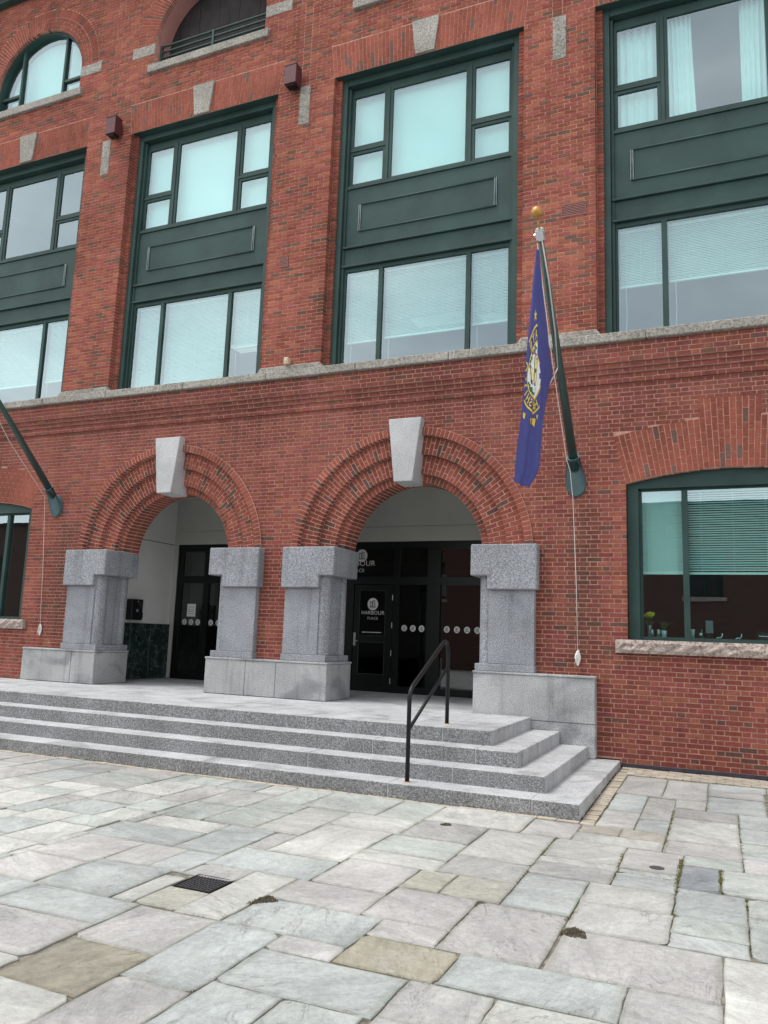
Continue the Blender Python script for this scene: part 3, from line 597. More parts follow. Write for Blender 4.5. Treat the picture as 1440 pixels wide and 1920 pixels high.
# ---- rooms behind the windows
def room(x0, x1, z0, z1, y0=.52, y1=6.5, w=ROOM, c=CEIL, nm=''):
    MB().box(x0, y1, z0, x1, y1+.1, z1).box(x0-.1, y0, z0, x0, y1+.1, z1).box(x1, y0, z0, x1+.1, y1+.1, z1).build('room_wall', w, BLD)
    MB().box(x0, y0-.02, z1, x1, y1, z1+.1).build('room_ceiling', c, BLD); MB().box(x0, y0-.02, z0-.1, x1, y1, z0).build('room_floor', w, BLD)
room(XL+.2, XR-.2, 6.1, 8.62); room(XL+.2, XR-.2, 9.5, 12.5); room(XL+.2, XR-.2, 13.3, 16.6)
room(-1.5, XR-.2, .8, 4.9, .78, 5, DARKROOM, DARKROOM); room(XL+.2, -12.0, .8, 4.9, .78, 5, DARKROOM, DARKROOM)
# ------------------------------------------------------------------ windows
def pane(x0, z0, x1, z1, y, parent, m=GLASS): return MB().box(x0, y, z0, x1, y+.008, z1).build('pane', m, parent)
def ring_frame(mb, x0, z0, x1, z1, w, y0, y1, wb=None):
    wb = w if wb is None else wb
    mb.box(x0, y0, z0, x0+w, y1, z1); mb.box(x1-w, y0, z0, x1, y1, z1); mb.box(x0+w, y0, z1-w, x1-w, y1, z1); mb.box(x0+w, y0, z0, x1-w, y1, z0+wb)
def tall_window(c):
    m = MB(); h = 1.74; yf = .165
    for s in (-1, 1):                                              # outer casing and inner jamb
        a, b = sorted((c+s*h, c+s*1.625)); m.box(a, yf, 6.387, b, .5, 12.27)
        a, b = sorted((c+s*1.62, c+s*1.575)); m.box(a, .225, 6.39, b, .5, 12.10)
    m.box(c-1.62, yf, 12.125, c+1.62, .5, 12.27); m.box(c-1.57, .30, 11.99, c+1.57, .5, 12.11)
    m.box(c-1.83, .012, 12.253, c+1.83, .5, 12.29)                 # soffit board under the brick lintel
    m.box(c-1.62, .235, 10.0, c+1.62, .5, 10.065); m.box(c-1.62, .20, 8.795, c+1.62, .5, 8.835); m.box(c-1.62, .205, 8.425, c+1.62, .5, 8.465)
    m.box(c-1.62, .26, 8.84, c+1.62, .5, 9.995); m.box(c-1.62, .25, 8.47, c+1.62, .5, 8.79)   # spandrel and fascia
    m.box(c-1.575, .27, 8.345, c+1.575, .5, 8.42)
    w = m.build('window', GREEN, BLD, bevel=.004)
    cols = ((-1.572, -.835), (-.775, .775), (.835, 1.572)); f = MB()
    for k, (a, b) in enumerate(cols):
        for za, zb in (((10.068, 10.785), (10.845, 11.985)) if k != 1 else ((10.068, 11.985),)):
            ring_frame(f, c+a, za, c+b, zb, .058, .285, .34); pane(c+a+.05, za+.05, c+b-.05, zb-.05, .31, w)
    for x in (-.805, .805): f.box(c+x-.0298, .268, 10.068, c+x+.0298, .36, 11.985)
    for a, b in (cols[0], cols[2]): f.box(c+a, .268, 10.787, c+b, .35, 10.843)
    f.build('sash', GREEN, w, bevel=.003)
    for x in (-.83, .83): MB().box(c+x-.042, .262, 6.40, c+x+.042, .36, 8.344).build('mullion', GREEN, w, bevel=.003)
    for s in (-1, 1):
        a, b = sorted((c+s*1.573, c+s*1.535)); MB().box(a, .27, 6.40, b, .36, 8.344).build('jamb_stop', GREEN, w, bevel=.003)
    for a, b in ((-1.535, -.872), (-.788, .788), (.872, 1.535)): pane(c+a, 6.387, c+b, 8.344, .30, w)
    o = MB(); t = .016                                             # raised rectangular moulding on the spandrel
    P = [(c-1.30, 9.13), (c+1.30, 9.13), (c+1.30, 9.66), (c-1.30, 9.66), (c-1.30, 9.13)]
    for (xa, za), (xb, zb) in zip(P, P[1:]): o.tube([(xa, .256, za), (xb, .256, zb)], .019, 8)
    o.build('panel_moulding', GREEN, w, smooth=True)
    for x in (c-1.318, c-1.282, c+1.282, c+1.318): MB().tube([(x, .243, 9.135), (x, .243, 9.655)], .0045, 5).build('worn_edge', GREEN_L, w)   # paint worn off the mitred ends
    return w
for b, c in BAY.items(): tall_window(c)
def arched_window(c, r):
    m = MB(); N = 40; z0 = 13.767
    for i in range(N):
        a, b = math.pi*i/N, math.pi*(i+1)/N
        for ro, ri, ya in ((r, r-.06, .08),):
            P = lambda q, t: (c-q*math.cos(t), AZ2+q*math.sin(t))
            (x0, za), (x1, zb), (x2, zc), (x3, zd) = P(ri, a), P(ro, a), P(ro, b), P(ri, b)
            m.prism([(x0, za), (x3, zd), (x2, zc), (x1, zb)], .08, .3)
    for s in (-1, 1):
        a, b = sorted((c+s*r, c+s*(r-.06))); m.box(a, .08, z0, b, .3, AZ2)
    for s in (-1, 1):
        x = c+s*.68; m.box(x-.028, .12, z0, x+.028, .28, AZ2+math.sqrt((r-.05)**2-.68**2))
        a, b = sorted((c+s*.715, c+s*(r-.06))); m.box(a, .13, 14.20, b, .27, 14.26)
    m.box(c-r+.06, .11, z0, c+r-.06, .29, z0+.045)
    w = m.build('window', GREEN, BLD)
    K = [(c-r+.05, z0+.03), (c+r-.05, z0+.03)]+[(c+(r-.05)*math.cos(math.pi*i/28), AZ2+(r-.05)*math.sin(math.pi*i/28)) for i in range(29)]
    MB().prism(K, .175, .183).build('pane', GLASS, w)
for b in (1, 3, 4): arched_window(*ARC2[b])
# balcony opening in the second bay
c, r = ARC2[2]; m = MB(); N = 36
for i in range(N):
    a, b = math.pi*i/N, math.pi*(i+1)/N; P = lambda t, y: (c-(r-.004)*math.cos(t), y, AZ2+(r-.004)*math.sin(t))
    m.face([P(a, .10), P(b, .10), P(b, .44), P(a, .44)])
for s in (-1, 1): m.face([(c+s*(r-.004), .10, 13.767), (c+s*(r-.004), .44, 13.767), (c+s*(r-.004), .44, AZ2), (c+s*(r-.004), .10, AZ2)])
m.build('balcony_reveal', noisy('pink_render', (.42,.20,.18), .9, .1, 3), BLD)
m = MB(); c0 = .44
for i in range(11): m.box(c-r+.26*i, c0+.004*(i % 2), 13.4, c-r+.26*i+.254, c0+.06, 16.2)
m.build('board_screen', WOOD, BLD); MB().box(c-r, .34, 13.5, c+r, .50, 13.76).build('balcony_floor', SILL, BLD)
m = MB()
for z in (13.90, 14.04, 14.18, 14.32): m.tube([(c-r+.02, .16, z), (c+r-.02, .16, z)], .022, 8)
for x in (c-r+.04, c, c+r-.04): m.box(x-.025, .135, 13.77, x+.025, .185, 14.345)
m.build('balcony_railing', GREEN, BLD)
def ground_window(c):
    m = MB(); N = 24; yf = .10
    for i in range(N):                                             # curved head filler
        a, b = -GH+2*GH*i/N, -GH+2*GH*(i+1)/N; zz = lambda x: GZC+math.sqrt(GR*GR-x*x)-.004
        m.prism([(c+a, 4.02), (c+b, 4.02), (c+b, zz(b)), (c+a, zz(a))], yf, .34)
    for s in (-1, 1):
        a, b = sorted((c+s*(GH-.002), c+s*1.285)); m.box(a, yf, 1.786, b, .34, 4.019)
        a, b = sorted((c+s*1.284, c+s*1.245)); m.box(a, .17, 1.84, b, .34, 4.0)
    m.box(c-1.284, .15, 1.786, c+1.284, .34, 1.838); m.box(c-1.244, .17, 3.99, c+1.244, .34, 4.018)
    for x in (-.645, .645): m.box(c+x-.041, .15, 1.839, c+x+.041, .28, 3.989)
    w = m.build('window', GREEN, BLD)
    for a, b in ((-1.244, -.687), (-.603, .603), (.687, 1.244)): pane(c+a, 1.83, c+b, 3.995, .20, w)
    MB().box(c-1.3, .345, 1.80, c+1.3, .80, 1.838).build('window_board', GREYW, w)
for c in GWIN: ground_window(c)
# ------------------------------------------------------------------ blinds, shades and curtains (behind the glass)
def blind(x0, x1, zt, zb, y, label, group, tilt=.5, pitch=.027, name='venetian_blind'):
    t = thing(name, ((x0+x1)/2, y, zt), label, 'blind', group); m = MB(); z = zt-.05; w = .0185
    while z > zb+.02:
        dy, dz = w*math.cos(tilt), w*math.sin(tilt); k = random.uniform(-.003, .003)
        m.face([(x0, y-dy, z-dz+k), (x1, y-dy, z-dz-k), (x1, y+dy, z+dz-k), (x0, y+dy, z+dz+k)]); z -= pitch
    m.build('slats', SLAT, t, kind='stuff')
    MB().box(x0, y-.025, zt-.04, x1, y+.025, zt).build('head_rail', SLAT, t)
    MB().box(x0, y-.02, zb-.02, x1, y+.02, zb+.012).build('bottom_rail', SLAT, t)
    for f in (.15, .5, .85): MB().box(x0+(x1-x0)*f-.0025, y-.034, zb, x0+(x1-x0)*f+.0025, y-.030, zt).build('ladder_cord', WHITE, t)
    if zb > 6.6: MB().tube([(x0+.09, y-.035, zb), (x0+.10, y-.035, zb-.45), (x0+.085, y-.035, zb-.9)], .005, 5).build('pull_cord', WHITE, t)
G2 = 'second floor window blinds'
def b2(bay, k, zb, lab, tilt=.95):
    c = BAY[bay]; a, b = ((-1.52, -.88), (-.775, .775), (.88, 1.52))[k]; blind(c+a, c+b, 8.36, zb, .42, lab, G2, tilt)
nm = {1: 'second floor window at the left picture edge', 2: 'second floor window above the left arch', 3: 'second floor window above the right arch', 4: 'second floor window right of the flagpole'}
b2(1, 1, 6.98, 'white blind, centre pane of the '+nm[1]); b2(1, 2, 7.0, 'white blind, right pane of the '+nm[1])
b2(2, 0, 6.42, 'fully lowered blind, left pane of '+nm[2], 1.0); b2(2, 1, 6.42, 'fully lowered wide blind, centre pane of '+nm[2], 1.0); b2(2, 2, 7.22, 'half lowered blind, right pane of '+nm[2], .95)
b2(3, 0, 7.02, 'partly lowered blind, left pane of '+nm[3]); b2(3, 1, 7.04, 'partly lowered wide blind, centre pane of '+nm[3]); b2(3, 2, 7.08, 'partly lowered blind, right pane of '+nm[3])
b2(4, 0, 7.38, 'half lowered blind, left pane of '+nm[4]); b2(4, 1, 7.38, 'half lowered wide blind, centre pane of '+nm[4])
c = GWIN[0]
blind(c-1.25, c-.68, 4.02, 2.77, .25, 'white blind in the narrow left pane of the ground floor window', 'ground floor window blinds', 1.1, .03)
blind(c-.61, c+.61, 4.02, 2.77, .25, 'slatted blind in the wide centre pane of the ground floor window', 'ground floor window blinds', .70, .034)
c, r = ARC2[1]; K = [(c-r+.10, 13.80), (c+r-.10, 13.80)]+[(c+(r-.10)*math.cos(math.pi*i/28), AZ2+(r-.10)*math.sin(math.pi*i/28)) for i in range(29)]
MB().prism(K, .38, .385).build('arch_glass_backing', SHADE, None, label='pale backing added to brighten the glass of the upper left arched window', cat='shade')  # added pale sheet, stands in for bright sky reflected in the arch glass
for bay, lab in ((2, 'white roller shade drawn down behind the third floor window above the left arch'), (3, 'white roller shade drawn down behind the third floor window above the right arch')):
    c = BAY[bay]; t = thing('roller_shade', (c, .47, 12.05), lab, 'shade', 'third floor roller shades')
    MB().box(c-1.58, .455, 10.05, c+1.58, .460, 12.0).build('cloth', SHADE, t); MB().tube([(c-1.58, .475, 12.03), (c+1.58, .475, 12.03)], .03, 10).build('roller', WHITE, t)
    MB().box(c-1.58, .449, 10.03, c+1.58, .466, 10.06).build('hem_bar', WHITE, t)
def curtain(x0, x1, z0, z1, y, label, folds, gather=0):
    n = folds*8; m = MB(); P = []
    for k in range(9):
        t = k/8; z = z1+(z0-z1)*t; row = []
        for i in range(n+1):
            u = i/n; x = x0+(x1-x0)*u; x += gather*(t**1.5)*(u)
            row.append((x, y+.035*math.sin(u*folds*2*math.pi+.7*math.sin(5*u))*(1-.3*t), z))
        P.append(row)
    for k in range(8):
        for i in range(n): m.face([P[k][i], P[k+1][i], P[k+1][i+1], P[k][i+1]])
    m.build('curtain', CURTAIN, None, True, label=label, cat='curtain', group='third floor curtains')
c = BAY[4]
curtain(c-1.56, c-.83, 10.06, 11.98, .47, 'sheer white curtain filling the narrow pane of the top right window', 6)
curtain(c-.76, c-.36, 10.06, 11.98, .45, 'white curtain gathered at the left of the wide top right pane', 6, .06)
curtain(c+.36, c+.80, 10.06, 11.98, .45, 'white curtain gathered at the right of the wide top right pane', 6, -.02)
# ceiling lights seen through the second floor windows
for x, y, lab in ((-5.55, 3.45, 'recessed ceiling light panel seen through the centre pane above the right arch'), (-4.1, 3.75, 'recessed ceiling light panel seen through the right pane above the right arch'), (-10.4, 3.6, 'recessed ceiling light panel seen through the right pane above the left arch')):
    t = thing('ceiling_light', (x, y, 8.62), lab, 'ceiling light', 'second floor ceiling lights')
    MB().box(x-.6, y-.3, 8.60, x+.6, y+.3, 8.619).build('housing', WHITE, t); MB().box(x-.55, y-.26, 8.592, x+.55, y+.26, 8.599).build('diffuser', LAMP, t)
# ------------------------------------------------------------------ things on the sill inside the ground floor window
def lathe_obj(name, prof, x, y, z, m, parent=None, n=14, **k): return MB().lathe(prof, (x, y, z), n).build(name, m, parent, True, **k)
ZS = 1.838
t = thing('tulip_vase', (-1.02, .40, ZS), 'bunch of yellow tulips in a glass vase inside the ground floor window', 'vase')
lathe_obj('vase', [(0, 0), (.035, 0), (.032, .06), (.028, .12), (.038, .17)], -1.02, .40, ZS, STEEL, t)
hd, stx, lf = MB(), MB(), MB()
for i in range(13):
    a = random.uniform(0, 6.28); rr = random.uniform(.02, .09); x, y, z = -1.02+rr*math.cos(a), .40+rr*math.sin(a)*.7, ZS+.27+random.uniform(0, .05)
    stx.tube([(-1.02+rr*.1*math.cos(a), .40, ZS+.15), ((x-1.02)/2, (y+.40)/2, z-.06), (x, y, z)], .0035, 5)
    hd.lathe([(0, -.004), (.016, .004), (.023, .022), (.020, .042), (.008, .056), (0, .05)], (x, y, z), 8)
for i in range(9):
    a = random.uniform(0, 6.28); d = Vector((math.cos(a), math.sin(a)*.6, 0)); p = Vector((-1.02, .40, ZS+.14))
    lf.face([p+d*.01, p+d*.06+Vector((.012, 0, .09)), p+d*.115+Vector((0, 0, .11)), p+d*.06+Vector((-.012, 0, .075))])
stx.build('stems', LEAF, t); hd.build('flower_heads', YELLOW, t, True); lf.build('leaves', LEAF, t)
t = thing('spiky_plant', (-.82, .42, ZS), 'small spiky plant in a white pot beside the tulips', 'plant')
lathe_obj('pot', [(0, 0), (.032, 0), (.040, .10), (.034, .10)], -.82, .42, ZS, WHITE, t); lf = MB()
for i in range(22):
    a = random.uniform(0, 6.28); L = random.uniform(.12, .2); d = Vector((math.cos(a), math.sin(a)*.6, 0)); p = Vector((-.82, .42, ZS+.09)); s = Vector((-d.y, d.x, 0))*.008
    q = p+d*L*.6+Vector((0, 0, L*.75)); e = p+d*L+Vector((0, 0, L*.55)); lf.face([p-s, p+s, q+s, q-s]); lf.face([q-s, q+s, e])
lf.build('leaves', LEAF, t)
for x, lab in ((-.985, 'steel pen cup directly in front of the tulips'), (-.895, 'steel pen cup between the tulips and the spiky plant')): lathe_obj('pen_cup', [(0, 0), (.026, 0), (.028, .11), (.025, .11)], x, .37, ZS, STEEL, None, label=lab, cat='cup', group='pen cups on the window board')
t = thing('paper_cup', (-.43, .36, ZS), 'pale paper cup right of the window mullion', 'cup')
lathe_obj('cup_body', [(0, 0), (.026, 0), (.036, .115)], -.43, .36, ZS, SHADE, t); lathe_obj('lid', [(.036, 0), (.038, .004), (.034, .012), (0, .012)], -.43, .36, ZS+.115, WHITE, t)
t = thing('glass_jar', (-.315, .38, ZS), 'glass jar with a round pale label beside the paper cup', 'jar')
lathe_obj('jar_body', [(0, 0), (.034, 0), (.036, .07), (.030, .12), (.030, .13)], -.315, .38, ZS, GLASS_D, t); MB().lathe([(.022, 0), (0, .001)], (-.315, .342, ZS+.06), 14, ax=(0, -1, 0)).build('jar_label', SHADE, t)
t = thing('card_stand', (-.20, .45, ZS), 'upright grey card on a stand behind the ground floor window', 'card')
MB().box(-.25, .45, ZS+.08, -.15, .456, ZS+.26).build('card', CEIL, t); MB().box(-.235, .43, ZS, -.165, .48, ZS+.08).build('stand', BLACK, t)
for x, lab in ((-.06, 'white curled clip on the sill nearer the card'), (.19, 'white curled clip on the sill farther right')):
    MB().tube([(x-.05, .34, ZS+.006), (x-.02, .34, ZS+.02), (x+.005, .34, ZS+.015), (x+.03, .34, ZS+.045), (x+.028, .34, ZS+.08)], .009, 6).build('sill_clip', WHITE, None, True, label=lab, cat='clip', group='white clips on the window board')
t = thing('desk_sign', (.51, .37, ZS), 'small dark plate with a pale bar at the right edge of the ground floor window', 'sign')
MB().box(.42, .36, ZS, .60, .38, ZS+.11).build('plate', DARKROOM, t); MB().box(.44, .354, ZS+.05, .58, .3585, ZS+.062).build('pale_bar', WHITE, t)
# ------------------------------------------------------------------ doors
def logo(x, z, r, y, parent, name='logo_decal'):
    m = MB(); n = 22; f = lambda a: (x+r*math.cos(a), y, z+r*1.06*math.sin(a))
    m.face([f(2*math.pi*i/n) for i in range(n)], m=0)
    q = lambda a, b, c_, d: m.face([(x+a*r, y-.0015, z+b*r), (x+c_*r, y-.0015, z+b*r), (x+c_*r, y-.0015, z+d*r), (x+a*r, y-.0015, z+d*r)], m=1)
    for a, top in ((-.52, .35), (-.02, .52)):                       # two outlined towers and the water line
        q(a, -.38, a+.11, top); q(a+.34, -.38, a+.45, top); q(a, top, a+.45, top+.12)
    q(-.66, -.50, .66, -.40)
    for k in range(4): q(-.5+.28*k, -.68, -.36+.28*k, -.56)
    return m.build(name, [WHITE, DOORM], parent)
def lettering(body, size, x, z, y, parent, space=1.0, bold=0, sx=1.0):
    m = MB()
    for P in text_mesh(body, size, 'CENTER', space, bold): m.face([(x+a*sx, y, z+b) for a, b in P])
    return m.build('lettering', WHITE, parent)
D0 = DY+.02
def bar(m, x0, x1, z0, z1, ya=0, yb=.12): m.box(x0, DY+ya, z0, x1, DY+yb, z1)
def screen(x0, x1, posts, zt=3.62):
    m = MB(); bar(m, x0, x1, 3.47, zt); bar(m, x0, x1, 2.745, 2.905, .01); bar(m, x0, x1, .612, .74, .01)
    for a, b in posts: bar(m, a, b, .612, 3.47, .015, .11)
    return m.build('door_screen', DOORM, BLD, bevel=.004)
sR = screen(-7.60, -2.96, ((-7.60, -7.0), (-6.12, -5.995), (-5.40, -5.12), (-3.98, -3.86), (-3.2, -2.96)))
for a, b in ((-7.0, -6.12), (-5.995, -5.40), (-5.12, -3.98), (-3.86, -3.2)):
    pane(a, 2.905, b, 3.47, DY+.06, sR, GLASS_D)
    if a > -6.5: pane(a, .74, b, 2.745, DY+.06, sR, GLASS_D)
d = MB(); x0, x1 = -6.985, -6.135
for a, b, z0, z1 in ((x0, -6.86, .63, 2.735), (-6.29, x1, .63, 2.735), (-6.86, -6.29, 2.62, 2.735), (-6.86, -6.29, 1.575, 1.71), (-6.86, -6.29, .63, .95)): d.box(a, DY+.03, z0, b, DY+.09, z1)
door = d.build('door', DOORM, BLD, bevel=.003)
pane(-6.86, 1.71, -6.29, 2.62, DY+.055, door, GLASS_D); pane(-6.86, .95, -6.29, 1.575, DY+.055, door, GLASS_D)
e = MB()
for xa, za, xb, zb in ((-6.86, 1.71, -6.29, 2.62), (-6.86, .95, -6.29, 1.575)): ring_frame(e, xa-.004, za-.004, xb+.004, zb+.004, .007, DY+.024, DY+.032)
e.build('glazing_bead', noisy('dull_bead', (.07,.075,.075), .5), door)
h = MB(); h.box(-6.975, DY+.015, 1.50, -6.925, DY+.029, 1.76); h.tube([(-6.95, DY+.0, 1.60), (-6.87, DY+.0, 1.595)], .011, 8); h.tube([(-6.95, DY+.03, 1.60), (-6.95, DY-.004, 1.60)], .013, 8); h.build('handle', STEEL, door)
for z in (2.48, 1.93, 1.38, .83): MB().tube([(-6.13, DY+.008, z-.055), (-6.13, DY+.008, z+.055)], .009, 8).build('hinge', STEEL, door)
logo(-6.58, 2.345, .118, DY+.05, door); lettering('HARBOUR', .108, -6.575, 2.135, DY+.05, door, 1.06, 0, .98); lettering('PLACE', .072, -6.575, 2.035, DY+.05, door, 1.2, 0)
a = MB(); y = DY+.05; a.face([(-6.80, y, 1.775), (-6.765, y, 1.757), (-6.765, y, 1.793)])
x = -6.76
while x < -6.38:
    w = random.uniform(.012, .022); a.face([(x, y, 1.766), (x+w, y, 1.766), (x+w, y, 1.784), (x, y, 1.784)]); x += w+.006
a.build('arrow_notice', WHITE, door)
logo(-6.87, 3.34, .125, DY+.055, sR); lettering('HARBOUR', .155, -6.955, 3.13, DY+.055, sR, 1.08, 0, 1.02); lettering('PLACE', .10, -6.96, 3.0, DY+.055, sR, 1.15, 0)
for x in (-5.877, -5.692, -5.508, -4.982, -4.776, -4.57, -4.365, -4.16): logo(x, 1.88, .060, DY+.055, sR)
sL = screen(-11.50, -7.75, ((-11.50, -11.365), (-10.76, -10.62), (-9.75, -9.62), (-8.75, -8.62), (-8.0, -7.75)))
for a, b in ((-11.365, -10.76), (-10.62, -9.75), (-9.62, -8.75), (-8.62, -8.0)): pane(a, 2.905, b, 3.47, DY+.06, sL, GLASS_D); pane(a, .74, b, 2.745, DY+.06, sL, GLASS_D)
for x in (-11.235, -11.055, -10.87, -10.52, -10.33, -10.14): logo(x, 1.868, .060, DY+.055, sL)
MB().box(-11.36, DY+.35, 1.78, -10.70, DY+.36, 3.47).build('grey_backing', GREYW, sL)
p = MB(); p.box(-11.18, DY+.05, 1.99, -10.95, DY+.053, 2.275, m=0)
for z in (2.20, 2.14, 2.10, 2.05): 
    x = -11.15
    while x < -10.99: w = random.uniform(.01, .05); p.face([(x, DY+.0485, z), (min(x+w, -10.98), DY+.0485, z), (min(x+w, -10.98), DY+.0485, z+.010), (x, DY+.0485, z+.010)], m=1); x += w+.012
p.build('paper_notice', [WHITE, DARKROOM], sL)
for a, b in ((-7.75, -7.60), (-11.62, -11.502)): MB().box(a, DY+.001, .612, b, DY+.3, 3.62).build('recess_wall', GREYW, BLD)
# a pot plant and a stool glimpsed through the right-hand door glass
t = thing('lobby_plant', (-4.55, 3.6, .60), 'leafy green plant standing in the lobby behind the right door glass', 'plant')
lathe_obj('pot', [(0, 0), (.16, 0), (.21, .38), (.18, .38)], -4.55, 3.6, .60, GREYW, t); lf = MB()
for i in range(260):
    a, u = random.uniform(0, 6.28), random.random(); z = .98+1.0*u; rr = random.uniform(.05, .42)*math.sin(math.pi*min(.95, .25+.7*u)); p = Vector((-4.55+rr*math.cos(a), 3.6+rr*math.sin(a), z)); d = Vector((math.cos(a), math.sin(a), random.uniform(-.6, .4)))*.12; s = Vector((-d.y, d.x, .01))*.28
    lf.face([p, p+d*.5+s, p+d, p+d*.5-s])
lf.build('leaves', LEAF, t)
# ------------------------------------------------------------------ steps and landing
ST = thing('entrance_steps', (-7.26, -3.5, 0), 'wide granite steps and landing leading up to the two arches', 'steps')
SX0 = -15.6
spec = ((.085, -3.50, -1.41, -3.05, (-13.6, -11.3, -8.66, -6.05, -3.53, -1.90)), (.26, -3.11, -1.84, -2.66, (-12.4, -10.0, -7.39, -4.77, -2.9)), (.435, -2.73, -2.24, -2.28, (-13.2, -10.9, -8.42, -6.36, -4.07, -2.74)), (.61, -2.37, -2.66, -1.95, (-12.1, -9.75, -7.48, -5.23, -3.28)))
for k, (z, y, xr, yb, cuts) in enumerate(spec):
    zb = -.12 if k == 0 else spec[k-1][0]-.02; cs = [SX0, *cuts]
    for a, b in zip(cs, cs[1:]): MB().box(a+.004, y, zb, b-.004, yb, z, m=1, mt=0).build('step_block', [TREAD, RISER], ST, bevel=.010, seg=2)
    ys = [y, y+.95+.2*k, -.17] if k else [y, -1.72, -.01]; last = cuts[-1]
    for i, (p, q) in enumerate(zip(ys, ys[1:])):
        mb = MB().box((last if i == 0 else xr-.62)+.004, p+(.004 if i else 0), zb, xr, q-.004, z, m=1, mt=0)
        mb.m[1] = 0
        mb.build('step_block', [TREAD, RISER], ST, bevel=.010, seg=2)
    MB().box(SX0, y+.009, zb, xr-.009, -.18, z-.006).build('step_joint', MORTAR_G, ST)
c = 0
for x0 in [SX0+1.28*i for i in range(10)]:
    for y0, y1 in ((-1.945, -1.05), (-1.045, -.18)):
        o = .35 if y0 < -1.5 else 0
        a, b = x0+.004+o, min(x0+1.272+o, -3.28)
        if b-a > .1: block('landing_slab', TREAD, a, y0, .55, b, y1, .609-.0015*(c % 2), ST, .004); c += 1
for x0 in [-11.6+1.2*i for i in range(8)]:
    for y0, y1 in ((-.165, 1.2), (1.205, 2.695)):
        a, b = x0+.003, min(x0+1.197, -2.95); 
        if b > a+.05: block('landing_slab', TREAD, a, y0, .55, b, y1, .607, ST, .003)
MB().box(SX0, -.16, .45, -2.9, 2.69, .595).build('landing_bed', MORTAR_G, ST)
# handrail
hr = thing('handrail', (-3.36, -2.6, .085), 'black tubular steel handrail rising over the granite steps', 'handrail'); X = -3.36
def arc(p0, p1, p2, n=6): return [tuple((1-t)**2*a+2*t*(1-t)*b+t*t*c_ for a, b, c_ in zip(p0, p1, p2)) for t in [i/n for i in range(n+1)]]
path = [(X, -3.33, .085), (X, -3.33, .96)]+arc((X, -3.33, 1.0), (X, -3.33, 1.10), (X, -3.22, 1.155))+[(X, -2.28, 1.60)]+arc((X, -2.20, 1.638), (X, -1.99, 1.735), (X, -1.965, 1.50), 9)+[(X, -1.96, 1.3), (X, -1.96, .61)]
MB().tube(path, .0255, 14).build('rail', BLACK, hr, True); MB().tube([(X, -3.32, .665), (X, -1.97, 1.335)], .021, 12).build('mid_rail', BLACK, hr, True)
rust = noisy('rust_collar', (.38,.22,.10), .9, .3, 60)
for y, z in ((-3.33, .0855), (-1.96, .6105)): MB().lathe([(.0, .006), (.040, .005), (.046, .0)], (X, y, z), 16).build('foot_collar', rust, hr, True)
# ------------------------------------------------------------------ flagpoles, ropes and flag
def flagpole(x, z, L, label, ball):
    t = thing('flagpole', (x, 0, z), label, 'flagpole', 'slanted wall flagpoles'); d = Vector((0, -1, 1)).normalized(); o = Vector((x, 0, z))
    P = lambda s: tuple(o+d*s)
    MB().tube([P(.18), P(L*.55), P(L)], .072, 18, r2=.036).build('pole', POLE, t, True)
    m = MB(); n = 20; R0 = [(x+.155*math.cos(a), -.006, z-.06+.235*math.sin(a)) for a in [2*math.pi*i/n for i in range(n)]]
    R1 = [(x+.150*math.cos(a), -.06, z-.055+.22*math.sin(a)) for a in [2*math.pi*i/n for i in range(n)]]
    a1 = Vector((1, 0, 0)); a2 = d.cross(a1)
    R2 = [tuple(o+d*.40+(a1*math.cos(a)-a2*math.sin(a))*.098) for a in [2*math.pi*i/n for i in range(n)]]
    R3 = [tuple(o+d*.40+(a1*math.cos(a)-a2*math.sin(a))*.074) for a in [2*math.pi*i/n for i in range(n)]]
    for A, B in ((R0, R1), (R1, R2), (R2, R3)):
        for i in range(n): k = (i+1) % n; m.face([A[k], A[i], B[i], B[k]])
    m.face(R0); m.build('wall_mount', MOUNT, t, True)
    if ball:
        m = MB(); m.box(-.05, -.05, -.02, .05, .05, .09); q = d.to_track_quat('Z', 'Y').to_matrix()
        m.v = [tuple(o+d*(L-.01)+q@Vector(v)) for v in m.v]; m.tube([P(L-.05), P(L+.10)], .048, 12).tube([tuple(o+d*(L+.03)+Vector((-.07, -.02, -.03))), tuple(o+d*(L+.05)+Vector((.05, .0, .02)))], .022, 8); m.build('truck', STEEL, t)
        m = MB(); m.tube([P(L+.08), P(L+.22)], .014, 8); m.lathe([(.074*math.sin(math.pi*i/14), -.074*math.cos(math.pi*i/14)) for i in range(15)], P(L+.30), 20, ax=d); m.build('ball_finial', GOLD, t, True)
    return t
PZ, PX, PL = 4.19, -2.02, 3.74
flagpole(PX, PZ, PL, 'dark green flagpole with gold ball carrying the blue flag', True)
flagpole(-12.53, 4.16, 3.70, 'dark green flagpole leaning out of the picture at the left edge', True)
dd = Vector((0, -1, 1)).normalized(); TIP = Vector((PX, 0, PZ))+dd*(PL-.05)
def rope(pts, label, r=.006): MB().tube(pts, r, 6).build('halyard', ROPE, None, True, label=label, cat='rope', group='flagpole halyards')
B0 = Vector((PX+.03, -1.645, 5.40))
rope([TIP+Vector((.02, -.03, -.02)), (PX+.05, -2.35, 6.36), (PX+.055, -1.95, 5.80), B0], 'white rope along the hoist of the blue flag', .009)
rope([TIP+Vector((-.04, -.02, -.05)), (PX-.065, -1.5, 5.52), (PX-.07, -.42, 4.40), (PX-.03, -.36, 4.25), (PX-.03, -.12, 3.85), (-2.02, -.03, 2.6), (-2.0, -.03, 1.56)], 'pale rope running down the brick wall below the right flagpole')
rope([B0, (-2.35, -2.2, 4.3)], 'short pale rope hanging behind the flag edge', .008)
